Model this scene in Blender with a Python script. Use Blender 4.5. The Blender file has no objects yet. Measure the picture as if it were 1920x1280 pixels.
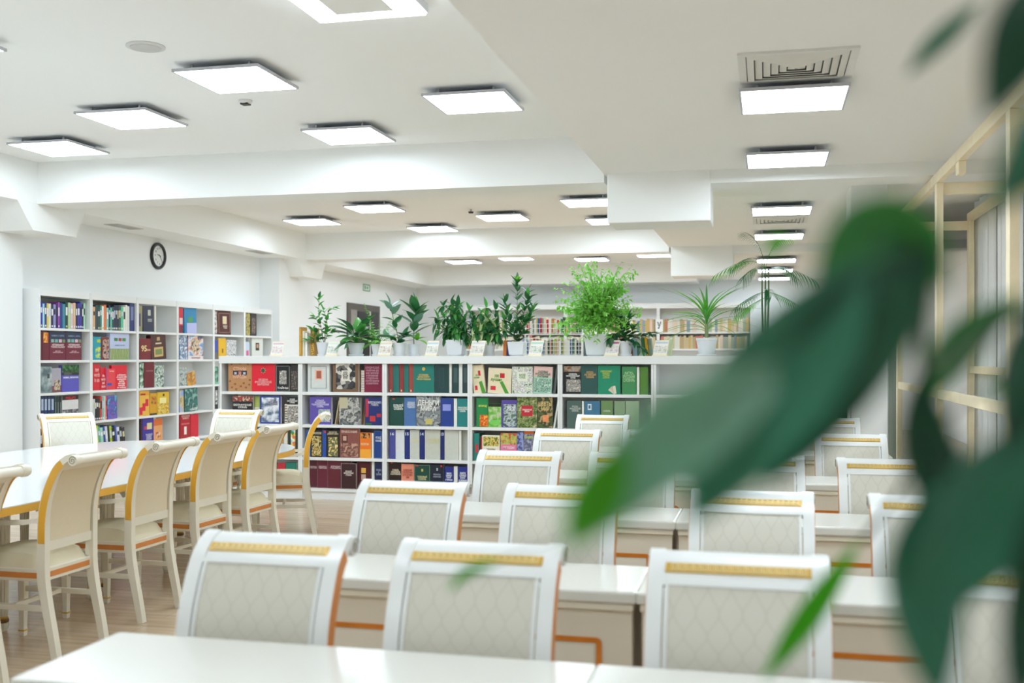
import bpy, math, random
from math import sin, cos, pi, radians
from mathutils import Vector, Matrix
R = random.Random(7)
SC = bpy.context.scene
COL = SC.collection
# ---------------------------------------------------------------- camera, world, exposure
F, H0, VX, CH = 2005.0, 667.0, 1437.0, 1.45
TH = math.atan((VX - 960) / F)
cam = bpy.data.cameras.new('camera')
co = bpy.data.objects.new('camera', cam)
COL.objects.link(co)
co.location = (0, 0, CH)
co.rotation_euler = (pi / 2, 0, TH)
cam.sensor_width = 36
cam.lens = F / 1920 * 36
cam.shift_y = 27 / 1920
cam.clip_start = 0.05
cam.dof.use_dof = True
cam.dof.focus_distance = 7.5
cam.dof.aperture_fstop = 2.5
SC.camera = co
w = bpy.data.worlds.new('world'); SC.world = w
w.use_nodes = True
w.node_tree.nodes['Background'].inputs[0].default_value = (0.9, 0.95, 1, 1)
w.node_tree.nodes['Background'].inputs[1].default_value = 0.6
vs = SC.view_settings
vs.view_transform = 'Standard'; vs.look = 'None'; vs.exposure = 1.2; vs.gamma = 1; vs.use_curve_mapping = False
try:
    SC.cycles.use_denoising = True
    SC.cycles.max_bounces = 14
    SC.cycles.diffuse_bounces = 8
    SC.cycles.sample_clamp_indirect = 8
except Exception:
    pass
LAMP = 8.5


def at(u, v=None, z=None, Y=None, X=None, Z=None):
    "a pixel of the photograph met with a known plane -> point in the room"
    a = (u - 960) / F
    b = (H0 - v) / F if v is not None else 0
    dx = -sin(TH) + a * cos(TH); dy = cos(TH) + a * sin(TH)
    if z is not None: t = (z - CH) / b
    elif Y is not None: t = Y / dy
    elif X is not None: t = X / dx
    else: t = Z
    return Vector((t * dx, t * dy, CH + t * b))


# ---------------------------------------------------------------- materials
def lin(h):
    h = h.lstrip('#')
    c = [int(h[i:i + 2], 16) / 255 for i in (0, 2, 4)]
    return tuple(x / 12.92 if x <= .04045 else ((x + .055) / 1.055) ** 2.4 for x in c) + (1,)


MC = {}


def mat(h, rough=0.5, var=0.06, scale=6, metal=0, spec=0.5, trans=0, bump=0):
    k = (h, rough, var, scale, metal, spec, trans, bump)
    if k in MC: return MC[k]
    m = bpy.data.materials.new('mat_' + h.strip('#')); m.use_nodes = True
    nt = m.node_tree; n = nt.nodes; p = n['Principled BSDF']
    c = lin(h)
    p.inputs['Roughness'].default_value = rough
    p.inputs['Metallic'].default_value = metal
    p.inputs['Specular IOR Level'].default_value = spec
    if var:
        tc = n.new('ShaderNodeTexCoord'); nz = n.new('ShaderNodeTexNoise'); nz.inputs['Scale'].default_value = scale
        nz.inputs['Detail'].default_value = 2
        mx = n.new('ShaderNodeMix'); mx.data_type = 'RGBA'
        nt.links.new(tc.outputs['Object'], nz.inputs['Vector'])
        nt.links.new(nz.outputs['Fac'], mx.inputs['Factor'])
        mx.inputs['A'].default_value = tuple(max(0, x * (1 - var)) for x in c[:3]) + (1,)
        mx.inputs['B'].default_value = tuple(min(1, x * (1 + var)) for x in c[:3]) + (1,)
        nt.links.new(mx.outputs['Result'], p.inputs['Base Color'])
        if bump:
            bp = n.new('ShaderNodeBump'); bp.inputs['Strength'].default_value = bump
            bp.inputs['Distance'].default_value = 0.002
            nt.links.new(nz.outputs['Fac'], bp.inputs['Height']); nt.links.new(bp.outputs['Normal'], p.inputs['Normal'])
    else:
        p.inputs['Base Color'].default_value = c
    if trans:
        p.inputs['Subsurface Weight'].default_value = 0
        tr = n.new('ShaderNodeBsdfTranslucent'); tr.inputs['Color'].default_value = tuple(min(1, x * 1.6) for x in c[:3]) + (1,)
        ms = n.new('ShaderNodeMixShader'); ms.inputs[0].default_value = trans
        nt.links.new(p.outputs[0], ms.inputs[1]); nt.links.new(tr.outputs[0], ms.inputs[2])
        nt.links.new(ms.outputs[0], n['Material Output'].inputs[0])
    MC[k] = m
    return m


def emis(h, s):
    k = ('e', h, s)
    if k in MC: return MC[k]
    m = bpy.data.materials.new('lit'); m.use_nodes = True
    p = m.node_tree.nodes['Principled BSDF']
    p.inputs['Base Color'].default_value = lin(h)
    p.inputs['Emission Color'].default_value = lin(h)
    p.inputs['Emission Strength'].default_value = s
    MC[k] = m
    return m


def art(pal, scale=18, kind='noise'):
    "printed cover picture: patches of the palette's colours"
    k = ('art', tuple(pal), scale, kind)
    if k in MC: return MC[k]
    m = bpy.data.materials.new('print'); m.use_nodes = True
    nt = m.node_tree; n = nt.nodes; p = n['Principled BSDF']
    p.inputs['Roughness'].default_value = 0.35
    tc = n.new('ShaderNodeTexCoord')
    if kind == 'noise':
        t = n.new('ShaderNodeTexNoise'); t.inputs['Scale'].default_value = scale; t.inputs['Detail'].default_value = 5
        o = t.outputs['Fac']; lo, hi = .33, .67
    elif kind == 'vor':
        t = n.new('ShaderNodeTexVoronoi'); t.inputs['Scale'].default_value = scale
        s = n.new('ShaderNodeSeparateColor'); nt.links.new(t.outputs['Color'], s.inputs[0]); o = s.outputs[0]; lo, hi = 0, 1
    else:
        t = n.new('ShaderNodeTexWave'); t.inputs['Scale'].default_value = scale; t.inputs['Distortion'].default_value = 6
        o = t.outputs['Fac']; lo, hi = 0, 1
    nt.links.new(tc.outputs['Object'], t.inputs['Vector'])
    r = n.new('ShaderNodeValToRGB'); r.color_ramp.interpolation = 'CONSTANT' if kind == 'vor' else 'LINEAR'
    e = r.color_ramp.elements
    while len(e) < len(pal): e.new(0.5)
    for i, c in enumerate(pal):
        e[i].position = lo + (hi - lo) * i / len(pal) if i else 0
        e[i].color = lin(c)
    nt.links.new(o, r.inputs[0]); nt.links.new(r.outputs[0], p.inputs['Base Color'])
    MC[k] = m
    return m


def fabric_mat():
    m = bpy.data.materials.new('upholstery'); m.use_nodes = True
    nt = m.node_tree; n = nt.nodes; L = nt.links; p = n['Principled BSDF']
    p.inputs['Roughness'].default_value = 0.75
    tc = n.new('ShaderNodeTexCoord'); sp = n.new('ShaderNodeSeparateXYZ'); L.new(tc.outputs['Object'], sp.inputs[0])

    def M(op, a, b=None):
        x = n.new('ShaderNodeMath'); x.operation = op
        for i, q in enumerate((a, b)):
            if q is None: continue
            if isinstance(q, (int, float)): x.inputs[i].default_value = q
            else: L.new(q, x.inputs[i])
        return x.outputs[0]
    zz = M('ADD', sp.outputs['Z'], sp.outputs['Y'])
    s = M('MULTIPLY', M('SINE', M('MULTIPLY', zz, 2 * pi / 0.056)), 0.25)
    xx = M('MULTIPLY', sp.outputs['X'], 1 / 0.052)
    d = []
    for q in (M('ADD', xx, s), M('ADD', M('SUBTRACT', xx, s), .5)):
        d.append(M('ABSOLUTE', M('SUBTRACT', M('FRACT', q), 0.5)))
    mn = M('MINIMUM', d[0], d[1])
    rp = n.new('ShaderNodeMapRange'); L.new(mn, rp.inputs[0])
    rp.inputs[1].default_value = 0.02; rp.inputs[2].default_value = 0.07
    mx = n.new('ShaderNodeMix'); mx.data_type = 'RGBA'; L.new(rp.outputs[0], mx.inputs['Factor'])
    mx.inputs['A'].default_value = lin('#c8c4b7'); mx.inputs['B'].default_value = lin('#d0ccc0')
    L.new(mx.outputs['Result'], p.inputs['Base Color'])
    return m


def floor_mat():
    m = bpy.data.materials.new('laminate'); m.use_nodes = True
    nt = m.node_tree; n = nt.nodes; L = nt.links; p = n['Principled BSDF']
    p.inputs['Roughness'].default_value = 0.22
    tc = n.new('ShaderNodeTexCoord'); mp = n.new('ShaderNodeMapping'); L.new(tc.outputs['Object'], mp.inputs[0])
    br = n.new('ShaderNodeTexBrick'); L.new(tc.outputs['Object'], br.inputs['Vector'])
    br.inputs['Scale'].default_value = 1; br.inputs['Brick Width'].default_value = 1.3; br.inputs['Row Height'].default_value = 0.19
    br.inputs['Mortar Size'].default_value = 0.0015
    br.inputs['Color1'].default_value = lin('#cdb8a0'); br.inputs['Color2'].default_value = lin('#c4ae94'); br.inputs['Mortar'].default_value = lin('#a89078')
    mp.inputs['Scale'].default_value = (0.7, 9, 1)
    nz = n.new('ShaderNodeTexNoise'); nz.inputs['Scale'].default_value = 2.5; nz.inputs['Detail'].default_value = 6; L.new(mp.outputs[0], nz.inputs['Vector'])
    r = n.new('ShaderNodeValToRGB'); L.new(nz.outputs['Fac'], r.inputs[0])
    r.color_ramp.elements[0].color = (.80, .78, .75, 1); r.color_ramp.elements[1].color = (1.1, 1.08, 1.05, 1)
    r.color_ramp.elements[0].position = .3; r.color_ramp.elements[1].position = .7
    mx = n.new('ShaderNodeMix'); mx.data_type = 'RGBA'; mx.blend_type = 'MULTIPLY'; mx.inputs['Factor'].default_value = 1
    L.new(br.outputs['Color'], mx.inputs['A']); L.new(r.outputs[0], mx.inputs['B'])
    L.new(mx.outputs['Result'], p.inputs['Base Color'])
    return m


WALL = mat('#eef1f2', .8, .015, 1.5)
CEIL = mat('#f2f4f3', .85, .01, 1)
SHELFW = mat('#e8eaea', .45, .012, 2)
LACQ = mat('#e2e4e3', .28, .02, 3)
LACQW = mat('#e4dfcf', .3, .02, 3)
TOPW = mat('#e0e2e2', .1, .012, 2, spec=.6)
TOPD = mat('#d9d8d1', .18, .012, 2)
DESKP = mat('#dcd3c2', .4, .02, 3)
ORNG = mat('#d07a22', .4, .18, 12)
ORNG2 = mat('#cf8340', .4, .15, 12)
YELB = mat('#e0a93a', .4, .12, 5)
GOLD = mat('#cda546', .32, .15, 30, metal=.15)
GOLDL = mat('#efd99a', .35, .08, 30, metal=.1)
BROWN = mat('#6b4a26', .5)
GREYM = mat('#8f8f8c', .4, .05)
METAL = mat('#b8bbc0', .3, .03, metal=.6)
FAB = fabric_mat()
FABB = mat('#dccfb4', .8, .03, 60)
CUSH = mat('#ddd3b8', .8, .05, 14)
DARK = mat('#23262c', .5, .1)
PAGE = mat('#e6e2d6', .8, .05, 60)
WOOD = mat('#f2e4c4', .6, .12, 7)
POT = mat('#dfe1e6', .4, .02)
SOIL = mat('#4a3a2c', .9, .3, 40)
STEM = mat('#6f6a45', .7, .2, 30)


# ---------------------------------------------------------------- mesh helpers
class MB:
    def __init__(s): s.v = []; s.f = []

    def add(s, vs, fs):
        o = len(s.v); s.v += [tuple(x) for x in vs]; s.f += [tuple(i + o for i in f) for f in fs]; return s

    def box(s, x0, x1, y0, y1, z0, z1):
        return s.add([(x0, y0, z0), (x1, y0, z0), (x1, y1, z0), (x0, y1, z0), (x0, y0, z1), (x1, y0, z1), (x1, y1, z1), (x0, y1, z1)],
                     [(0, 3, 2, 1), (4, 5, 6, 7), (0, 1, 5, 4), (1, 2, 6, 5), (2, 3, 7, 6), (3, 0, 4, 7)])

    def prism(s, pts, z0, z1):
        n = len(pts)
        return s.add([(x, y, z0) for x, y in pts] + [(x, y, z1) for x, y in pts],
                     [tuple(reversed(range(n))), tuple(range(n, 2 * n))] + [(i, (i + 1) % n, n + (i + 1) % n, n + i) for i in range(n)])

    def prismx(s, pts, x0, x1):
        "outline in the yz plane, extruded along x"
        n = len(pts)
        return s.add([(x0, y, z) for y, z in pts] + [(x1, y, z) for y, z in pts],
                     [tuple(range(n)), tuple(reversed(range(n, 2 * n)))] + [(i, n + i, n + (i + 1) % n, (i + 1) % n) for i in range(n)])

    def lathe(s, prof, seg=24, axis='z', c=(0, 0, 0)):
        vs = []; fs = []; m = len(prof)
        for i in range(seg):
            a = 2 * pi * i / seg
            for r, h in prof:
                p = (r * cos(a), r * sin(a), h) if axis == 'z' else ((h, r * cos(a), r * sin(a)) if axis == 'x' else (r * cos(a), h, r * sin(a)))
                vs.append((p[0] + c[0], p[1] + c[1], p[2] + c[2]))
        for i in range(seg):
            j = (i + 1) % seg
            for k in range(m - 1): fs.append((i * m + k, j * m + k, j * m + k + 1, i * m + k + 1))
        fs.append(tuple(i * m for i in reversed(range(seg)))); fs.append(tuple(i * m + m - 1 for i in range(seg)))
        return s.add(vs, fs)

    def tube(s, pts, r, seg=8, r1=None, flat=1.0):
        pts = [Vector(p) for p in pts]; n = len(pts); vs = []; fs = []
        up = Vector((0, 0, 1))
        for i, p in enumerate(pts):
            t = (pts[min(i + 1, n - 1)] - pts[max(i - 1, 0)]).normalized()
            a = t.cross(up)
            if a.length < .05: a = t.cross(Vector((0, 1, 0)))
            a.normalize(); b = a.cross(t)
            rr = r if r1 is None else r + (r1 - r) * i / (n - 1)
            for k in range(seg):
                q = 2 * pi * (k + .5) / seg
                vs.append(p + a * cos(q) * rr + b * sin(q) * rr * flat)
        for i in range(n - 1):
            for k in range(seg):
                fs.append((i * seg + k, i * seg + (k + 1) % seg, (i + 1) * seg + (k + 1) % seg, (i + 1) * seg + k))
        fs.append(tuple(reversed(range(seg)))); fs.append(tuple((n - 1) * seg + k for k in range(seg)))
        return s.add(vs, fs)

    def mesh(s, name, m, smooth=False):
        me = bpy.data.meshes.new(name); me.from_pydata(s.v, [], s.f); me.validate()
        me.materials.append(m)
        if smooth:
            me.shade_smooth()
            try: me.set_sharp_from_angle(angle=radians(38))
            except Exception: pass
        me.update()
        return me

    def build(s, name, m, parent=None, loc=None, smooth=False, bevel=0, label=None):
        return link(name, s.mesh(name, m, smooth), parent, loc, bevel=bevel, label=label)


def link(name, me, parent=None, loc=None, rot=None, bevel=0, label=None):
    o = bpy.data.objects.new(name, me); COL.objects.link(o)
    if loc is not None: o.location = loc
    if rot is not None: o.rotation_euler = rot
    if parent: o.parent = parent
    if bevel:
        b = o.modifiers.new('bevel', 'BEVEL'); b.width = bevel; b.segments = 2; b.limit_method = 'ANGLE'
    if label: o['label'] = label
    return o


LABELS = {}


def tag(o, label, cat, group=None, kind=None):
    o['label'] = label; o['category'] = cat
    if group: o['group'] = group
    if kind: o['kind'] = kind
    LABELS.setdefault(label, []).append(o.name)
    return o


def thing(name, label, cat, loc=(0, 0, 0), rz=0, group=None):
    o = bpy.data.objects.new(name, None); COL.objects.link(o)
    o.location = loc; o.rotation_euler = (0, 0, rz); o.empty_display_size = .1
    return tag(o, label, cat, group)


def struct(name, mb, m, parent=None, **k):
    o = mb.build(name, m, parent, **k)
    if not parent: o['kind'] = 'structure'
    return o


CH_OF = {}


def dup(root, loc=None, rz=None, label=None, group=None):
    def rec(o, par):
        c = o.copy(); COL.objects.link(c); c.parent = par
        for ch in kids.get(o.name, []): rec(ch, c)
        return c
    kids = {}
    for o in COL.objects:
        if o.parent: kids.setdefault(o.parent.name, []).append(o)
    r = rec(root, None)
    if loc is not None: r.location = loc
    if rz is not None: r.rotation_euler = (0, 0, rz)
    if label: tag(r, label, r['category'], group or r.get('group'))
    return r


TXT = {}


def text_mesh(t, font_bold=False):
    if t in TXT: return TXT[t]
    cu = bpy.data.curves.new('lettering', 'FONT'); cu.body = t; cu.align_x = 'CENTER'; cu.size = 1
    cu.space_line = .85; cu.resolution_u = 2; cu.offset = 0.028
    o = bpy.data.objects.new('lettering_source', cu)
    COL.objects.link(o)
    dg = bpy.context.evaluated_depsgraph_get()
    me = bpy.data.meshes.new_from_object(o.evaluated_get(dg))
    COL.objects.unlink(o); bpy.data.objects.remove(o)
    xs = [v.co.x for v in me.vertices]; ys = [v.co.y for v in me.vertices]
    if not xs: TXT[t] = None; return None
    TXT[t] = (me, min(xs), max(xs), min(ys), max(ys))
    return TXT[t]


def lettering(t, x0, x1, z0, z1, y, m, parent, name='lettering'):
    "flat printed letters filling the box x0..x1, z0..z1 just in front of y, facing -y"
    q = text_mesh(t)
    if not q: return
    me, a, b, c, d = q
    sx = (x1 - x0) / (b - a)
    s = min((z1 - z0) / (d - c), sx * 1.7)
    sx = min(sx, s * 1.3)
    me2 = me.copy(); me2.materials.clear(); me2.materials.append(m)
    cx, cz = (x0 + x1) / 2, (z0 + z1) / 2
    for v in me2.vertices:
        X, Z = v.co.x, v.co.y
        v.co = ((X - (a + b) / 2) * sx + cx, y, (Z - (c + d) / 2) * s + cz)
    return link(name, me2, parent)


# ================================================================ SETTING
XL, XR, Y0, Y1 = -7.42, 3.2, -3.5, 22.2
ZC, ZS, ZB, ZK = 3.32, 2.99, 2.92, 2.61
struct('floor', MB().box(XL, XR, Y0, Y1, -.1, 0), floor_mat())
struct('ceiling', MB().box(XL, -1.34, Y0, Y1, ZC, ZC + .15), CEIL)
struct('ceiling_lowered', MB().box(-1.34, XR, Y0, Y1, ZS, ZC + .15), CEIL)
struct('wall_left', MB().box(XL - .2, XL, Y0, Y1, 0, ZC + .15), WALL)
struct('wall_right', MB().box(XR, XR + .2, Y0, Y1, 0, ZC + .15), WALL)
struct('wall_front', MB().box(XL, XR, Y1, Y1 + .2, 0, ZC + .15), WALL)
struct('wall_rear', MB().box(XL, XR, Y0 - .2, Y0, 0, ZC + .15), WALL)
XS = -6.86
struct('ceiling_soffit_left', MB().box(XL, XS, Y0, Y1, ZB, ZC), CEIL)
for i, (ya, yb) in enumerate(((9.0, 9.42), (15.2, 15.62), (21.4, 22.2))):
    struct('ceiling_beam_left', MB().box(XS, -1.34, ya, yb, ZB, ZC), CEIL)
for ya, yb in ((9.0, 9.4), (15.2, 15.6)):
    struct('ceiling_beam_right', MB().box(-.45, XR, ya, yb, 2.88, ZS), CEIL)
    # column head box under the long soffit
    struct('ceiling_column_head', MB().prismx([(ya - .02, ZC), (ya - .02, 2.57), (ya + .5, 2.57), (ya + .5, ZC)], -1.31, -.45), CEIL, bevel=.01)
    # corbel at the left wall
    struct('ceiling_corbel', MB().prismx([(ya - .28, ZB), (ya - .06, 2.66), (ya + .60, 2.66), (ya + .74, ZB)], XL, XS - .002), CEIL)
struct('ceiling_column_head', MB().add([(-1.44, 15.19, 3.3), (-1.44, 15.19, 3.2), (-1.31, 15.19, 3.05), (-1.3, 15.19, 3.3), (-1.44, 15.6, 3.3), (-1.44, 15.6, 3.2), (-1.31, 15.6, 3.05), (-1.3, 15.6, 3.3)],
       [(0, 1, 2, 3), (7, 6, 5, 4), (0, 4, 5, 1), (1, 5, 6, 2), (2, 6, 7, 3), (3, 7, 4, 0)]), CEIL)
struct('wall_left_pilaster', MB().box(XL, -7.26, 8.7, 9.3, 0, ZB), WALL)
struct('wall_left_pilaster', MB().box(XL, -7.1, 14.78, 15.45, 0, ZB), WALL)
struct('baseboard_left', MB().box(XL, XL + .015, Y0, Y1, 0, .08), SHELFW)
struct('baseboard_front', MB().box(XL + .02, XR, Y1 - .015, Y1, 0, .08), SHELFW)
# pale pillar and grey partition at the right, beyond the timber frame
struct('wall_right_pillar', MB().box(.74, 1.05, 10.05, 10.6, 0, ZS), WALL)
struct('wall_right_partition', MB().box(1.22, 1.34, 11.6, 16.5, 0, 2.9), mat('#9aa39e', .6, .03))

# door in the left wall, dark glass in a dark frame
d = MB(); x = XL + .03
dr = struct('door_1', MB().box(XL, x, 18.2, 19.85, 0, 2.42), mat('#5c5550', .4, .1))
MB().box(x, x + .01, 18.32, 18.62, .1, 2.3).build('door_leaf', mat('#9a938e', .3, .1), dr)
MB().box(x, x + .012, 18.66, 19.25, .1, 2.28).build('door_pane', mat('#16161a', .15, .1), dr)
MB().box(x, x + .012, 19.32, 19.75, .1, 2.3).build('door_pane', mat('#1c1c20', .15, .1), dr)
MB().box(x, x + .02, 19.25, 19.30, .1, 2.3).build('door_mullion', mat('#c9c9c9', .3), dr)
MB().box(x + .02, x + .06, 19.22, 19.24, 1.0, 1.2).build('door_handle', METAL, dr)

ex = thing('exit_sign', 'small white exit sign with a thin green border above the dark door', 'sign', (XL, 19.15, 2.68))
MB().box(0, .02, -.17, .17, 0, .13).build('plate', mat('#e6efe9', .4), ex)
fr = MB()
for a in ((-.17, .17, 0, .014), (-.17, .17, .116, .13), (-.17, -.155, 0, .13), (.155, .17, 0, .13)):
    fr.box(.02, .026, a[0], a[1], a[2], a[3])
fr.build('border', mat('#2f9a66', .4), ex)
MB().box(.02, .025, -.1, -.06, .03, .1).box(.02, .025, .03, .07, .04, .09).box(.02, .025, -.03, .0, .055, .07).build('pictogram', mat('#58a884', .4), ex)

# ================================================================ CEILING LIGHTS
fm = MB()
for a in ((-.3, .3, -.3, -.288), (-.3, .3, .288, .3), (-.3, -.288, -.288, .288), (.288, .3, -.288, .288)):
    fm.box(a[0], a[1], a[2], a[3], 0, .018)
fm.box(-.288, .288, -.288, .288, .012, .018)
FRM = fm.mesh('frame', mat('#c3c4cc', .5, .02))
DIF = MB().box(-.286, .286, -.286, .286, -.001, .011).mesh('diffuser', emis('#e6f4fe', LAMP))
BOLT = MB().lathe([(.009, 0), (.009, .042)], 8).mesh('standoff', METAL)
BACKB = MB().box(-.24, .24, -.24, .24, 0, .006).mesh('driver_plate', mat('#7d8aa0', .5, .02))


def panel(X, Y, top, label, group='square light panels on the ceiling'):
    t = thing('ceiling_light', label, 'light', (X, Y, top - .06), 0, group)
    link('frame', FRM, t); link('diffuser', DIF, t)
    link('driver_plate', BACKB, t, (0, 0, .019))
    for sx in (-.2, .2):
        for sy in (-.22, .22): link('standoff', BOLT, t, (sx, sy, .018))
    return t


LF = 'square panel on the high ceiling, '
for X, Y, l in ((-3.39, 6.43, 'beside the white round disc'), (-4.74, 7.32, 'second from the left wall in the nearest part'),
                (-6.03, 8.2, 'closest to the left wall and the first beam'), (-2.04, 7.4, 'closest to the lowered ceiling edge'),
                (-3.35, 8.28, 'just in front of the first beam in the middle')):
    panel(X, Y, ZC, LF + l)
for X, Y, l in ((-4.70, 12.45, 'second from left'), (-6.0, 13.5, 'farthest left'), (-4.65, 14.65, 'lower one near the second beam'),
                (-3.37, 13.65, 'next to the small dark dot'), (-2.05, 12.55, 'cut off by the column head box, upper'),
                (-2.05, 14.35, 'cut off by the column head box, lower')):
    panel(X, Y, ZC, 'light panel between the first and second beam, ' + l)
for X, Y, l in ((-5.7, 19.9, 'leftmost'), (-4.55, 19.4, 'second'), (-3.2, 19.95, 'above the weeping fig'), (-1.98, 19.4, 'rightmost')):
    panel(X, Y, ZC, 'far light panel beyond the second beam, ' + l + ' of the row')
for X, Y, l in ((-2.05, 10.6, 'nearest the column head box'), (-4.7, 10.6, 'nearest the clock wall')):  # unseen panels added behind both beams to brighten the room beyond
    panel(X, Y, ZC, 'unseen light panel added behind the first beam, ' + l, 'unseen light panels added behind the beams')
for X, l in ((-5.7, 'first from the left wall'), (-4.55, 'second'), (-3.2, 'third'), (-1.98, 'fourth')):
    panel(X, 17.2, ZC, 'unseen light panel added behind the second beam, ' + l, 'unseen light panels added behind the beams')
for Y, l in ((6.42, 'nearest, behind the slatted vent'), (8.37, 'alone between vent and first beam'), (11.3, 'in front of the distant vent'),
             (13.73, 'just behind the distant vent'), (17.2, 'behind the top of the palm'), (19.2, 'behind the palm, farthest but one'), (21.2, 'farthest, behind the palm fronds')):
    panel(.15, Y, ZS, 'light panel in the lowered ceiling row, ' + l)
# unseen panels added along the same rows to light the room's near half
for X, Y, l in ((-4.7, 5.2, 'just before the round speaker disc'), (-6.0, 6.2, 'by the left soffit beside the nearest pair'), (-4.0, 3.2, 'above the near end of the long table'),
                (-2.1, 2.2, 'above the aisle by the nearest desk'), (-6.0, 3.0, 'above the wall side of the long table'), (-4.0, 0.4, 'level with the camera, farther from the desks'),
                (-2.1, -1.4, 'behind the camera near the lowered ceiling'), (-6.0, 0, 'level with the camera near the left wall')):
    panel(X, Y, ZC, 'unseen ceiling panel added ' + l, 'unseen light panels added outside the frame')
for Y in (3.4, 0.6):
    for X in (.15, 2.0):
        panel(X, Y, ZS, f'unseen lowered ceiling panel added {"over the middle row" if X < 1 else "over the timber frame side"}, {"ahead" if Y > 2 else "overhead"}', 'unseen lowered panels added outside the frame')

rg = thing('ceiling_light', 'square ring-shaped light panel cut off at the top of the photo', 'light', (-2.06, 5.12, ZC - .06))
a = MB()
for q in ((-.3, .3, -.3, -.19), (-.3, .3, .19, .3), (-.3, -.16, -.19, .19), (.16, .3, -.19, .19)): a.box(q[0], q[1], q[2], q[3], 0, .01)
a.build('diffuser', emis('#e6f4fe', LAMP), rg)
MB().box(-.16, .16, -.19, .19, .0, .012).build('inner_plate', CEIL, rg)
MB().box(-.31, .31, -.31, .31, .012, .06).build('housing', mat('#d6d6da', .5), rg)


def vent(X, Y, label):
    t = thing('ceiling_vent', label, 'vent', (X, Y, ZS - .012))
    fb = MB()
    for q in ((-.3, .3, -.3, -.26), (-.3, .3, .26, .3), (-.3, -.26, -.26, .26), (.26, .3, -.26, .26)): fb.box(q[0], q[1], q[2], q[3], 0, .014)
    fb.build('frame', mat('#dfe0dd', .5), t)
    MB().box(-.26, .26, -.26, .26, .0115, .0125).build('backing', mat('#85868a', .7), t)
    for i in range(6):
        r = .255 - .042 * i; b = MB()
        for k in range(4):
            A = pi / 2 * k; c, s = round(cos(A)), round(sin(A))
            pts = [(-r, -r, .006), (r, -r, .006), (r - .036, -r + .036, -.004), (-r + .036, -r + .036, -.004),
                   (-r, -r, .003), (r, -r, .003), (r - .036, -r + .036, -.008), (-r + .036, -r + .036, -.008)]
            b.add([(c * p[0] - s * p[1], s * p[0] + c * p[1], p[2]) for p in pts],
                  [(3, 2, 1, 0), (4, 5, 6, 7), (0, 1, 5, 4), (2, 3, 7, 6), (1, 2, 6, 5), (3, 0, 4, 7)])
        b.build('slat', mat('#dcddd8', .5), t)


vent(.155, 5.86, 'white square ceiling vent with concentric slats beside the nearest light panel')
vent(.15, 12.45, 'distant white ceiling vent between two light panels of the lowered ceiling')
for X, Y, l in ((-7.1, 10.8, 'faint white grille under the left soffit above the clock'), (-6.98, 13.9, 'faint white grille under the left soffit near the second corbel')):
    t = thing('soffit_grille', l, 'vent', (X, Y, ZB - .006))
    MB().box(-.09, .09, -.25, .25, 0, .006).build('frame', mat('#cfd0cf', .6), t)
    for i in range(5): MB().box(-.07 + .03 * i, -.055 + .03 * i, -.23, .23, -.004, 0).build('slat', mat('#b9bbbb', .6), t)
sp = thing('ceiling_speaker', 'round white speaker disc set in the ceiling at upper left', 'speaker', (-3.647, 5.77, ZC - .012))
MB().lathe([(.115, .012), (.115, .004), (.1, 0)], 32).build('rim', mat('#d4d5d3', .6), sp, smooth=True)
MB().lathe([(.092, .001), (.09, -.003)], 32).build('grille', mat('#c6c7c5', .7), sp)
sm = thing('smoke_detector', 'tiny white detector with dark slot under the nearest left light panel', 'detector', (-3.708, 7.16, ZC - .035))
MB().lathe([(.05, .035), (.05, .02), (.03, .008)], 20).build('base', mat('#e4e4e4', .5), sm, smooth=True)
MB().box(-.03, .03, -.03, .03, 0, .012).build('sensor', DARK, sm, bevel=.004)
for p, l in ((( -3.67, 13.16), 'tiny dark sprinkler dot between the far light panels'),):
    t = thing('sprinkler', l, 'sprinkler', (p[0], p[1], ZC - .05))
    MB().lathe([(.012, .05), (.012, .02)], 10).build('pipe', METAL, t)
    MB().lathe([(.035, .02), (.03, 0)], 14).build('deflector', DARK, t)

# clock on the left wall
ck = thing('wall_clock', 'round white wall clock with a black rim above the wall bookshelf', 'clock', (XL, 12.0, 2.70))
rim = MB(); pr = []
for k in range(9):
    a = pi * k / 8; pr.append((.155 - .025 * cos(a), .004 + .03 * sin(a)))
vsn = []
n = 40
rim.lathe([(.13, .0), (.13, .022), (.14, .032), (.158, .032), (.168, .02), (.168, 0)], n, axis='x')
rim.build('rim', mat('#121418', .3), ck, smooth=True)
MB().lathe([(.131, .003), (.131, .008)], 40, axis='x').build('face', mat('#eef0ef', .4), ck)
lf = {}
for k in range(1, 13):
    a = pi / 2 - 2 * pi * k / 12
    q = text_mesh(str(k)); me = q[0].copy(); me.materials.clear(); me.materials.append(DARK)
    for v in me.vertices:
        v.co = (.0335, -(0) + (v.co.x - (q[1] + q[2]) / 2) * .034 + cos(a) * .1, (v.co.y - (q[3] + q[4]) / 2) * .034 + sin(a) * .1)
    link('numeral', me, ck)


def hand(ang, ln, wd, nm):
    m = MB(); dx, dz = sin(ang), cos(ang); px, pz = cos(ang), -sin(ang)
    pts = [(-.02, -wd), (-.02, wd), (ln, wd * .4), (ln, -wd * .4)]
    v = [(.034, u * dx + q * px, u * dz + q * pz) for u, q in pts] + [(.037, u * dx + q * px, u * dz + q * pz) for u, q in pts]
    m.add(v, [(0, 1, 2, 3), (7, 6, 5, 4), (0, 4, 5, 1), (1, 5, 6, 2), (2, 6, 7, 3), (3, 7, 4, 0)])
    m.build(nm, DARK, ck)


hand(radians(285), .065, .006, 'hour_hand'); hand(radians(142), .1, .004, 'minute_hand')

# ================================================================ CHAIRS
PATH = [(-.075, 0), (-.052, .12), (-.022, .26), (0, .40), (0, .55), (-.004, .68), (-.022, .78), (-.052, .86), (-.088, .922), (-.138, .962), (-.178, .972)]


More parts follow.
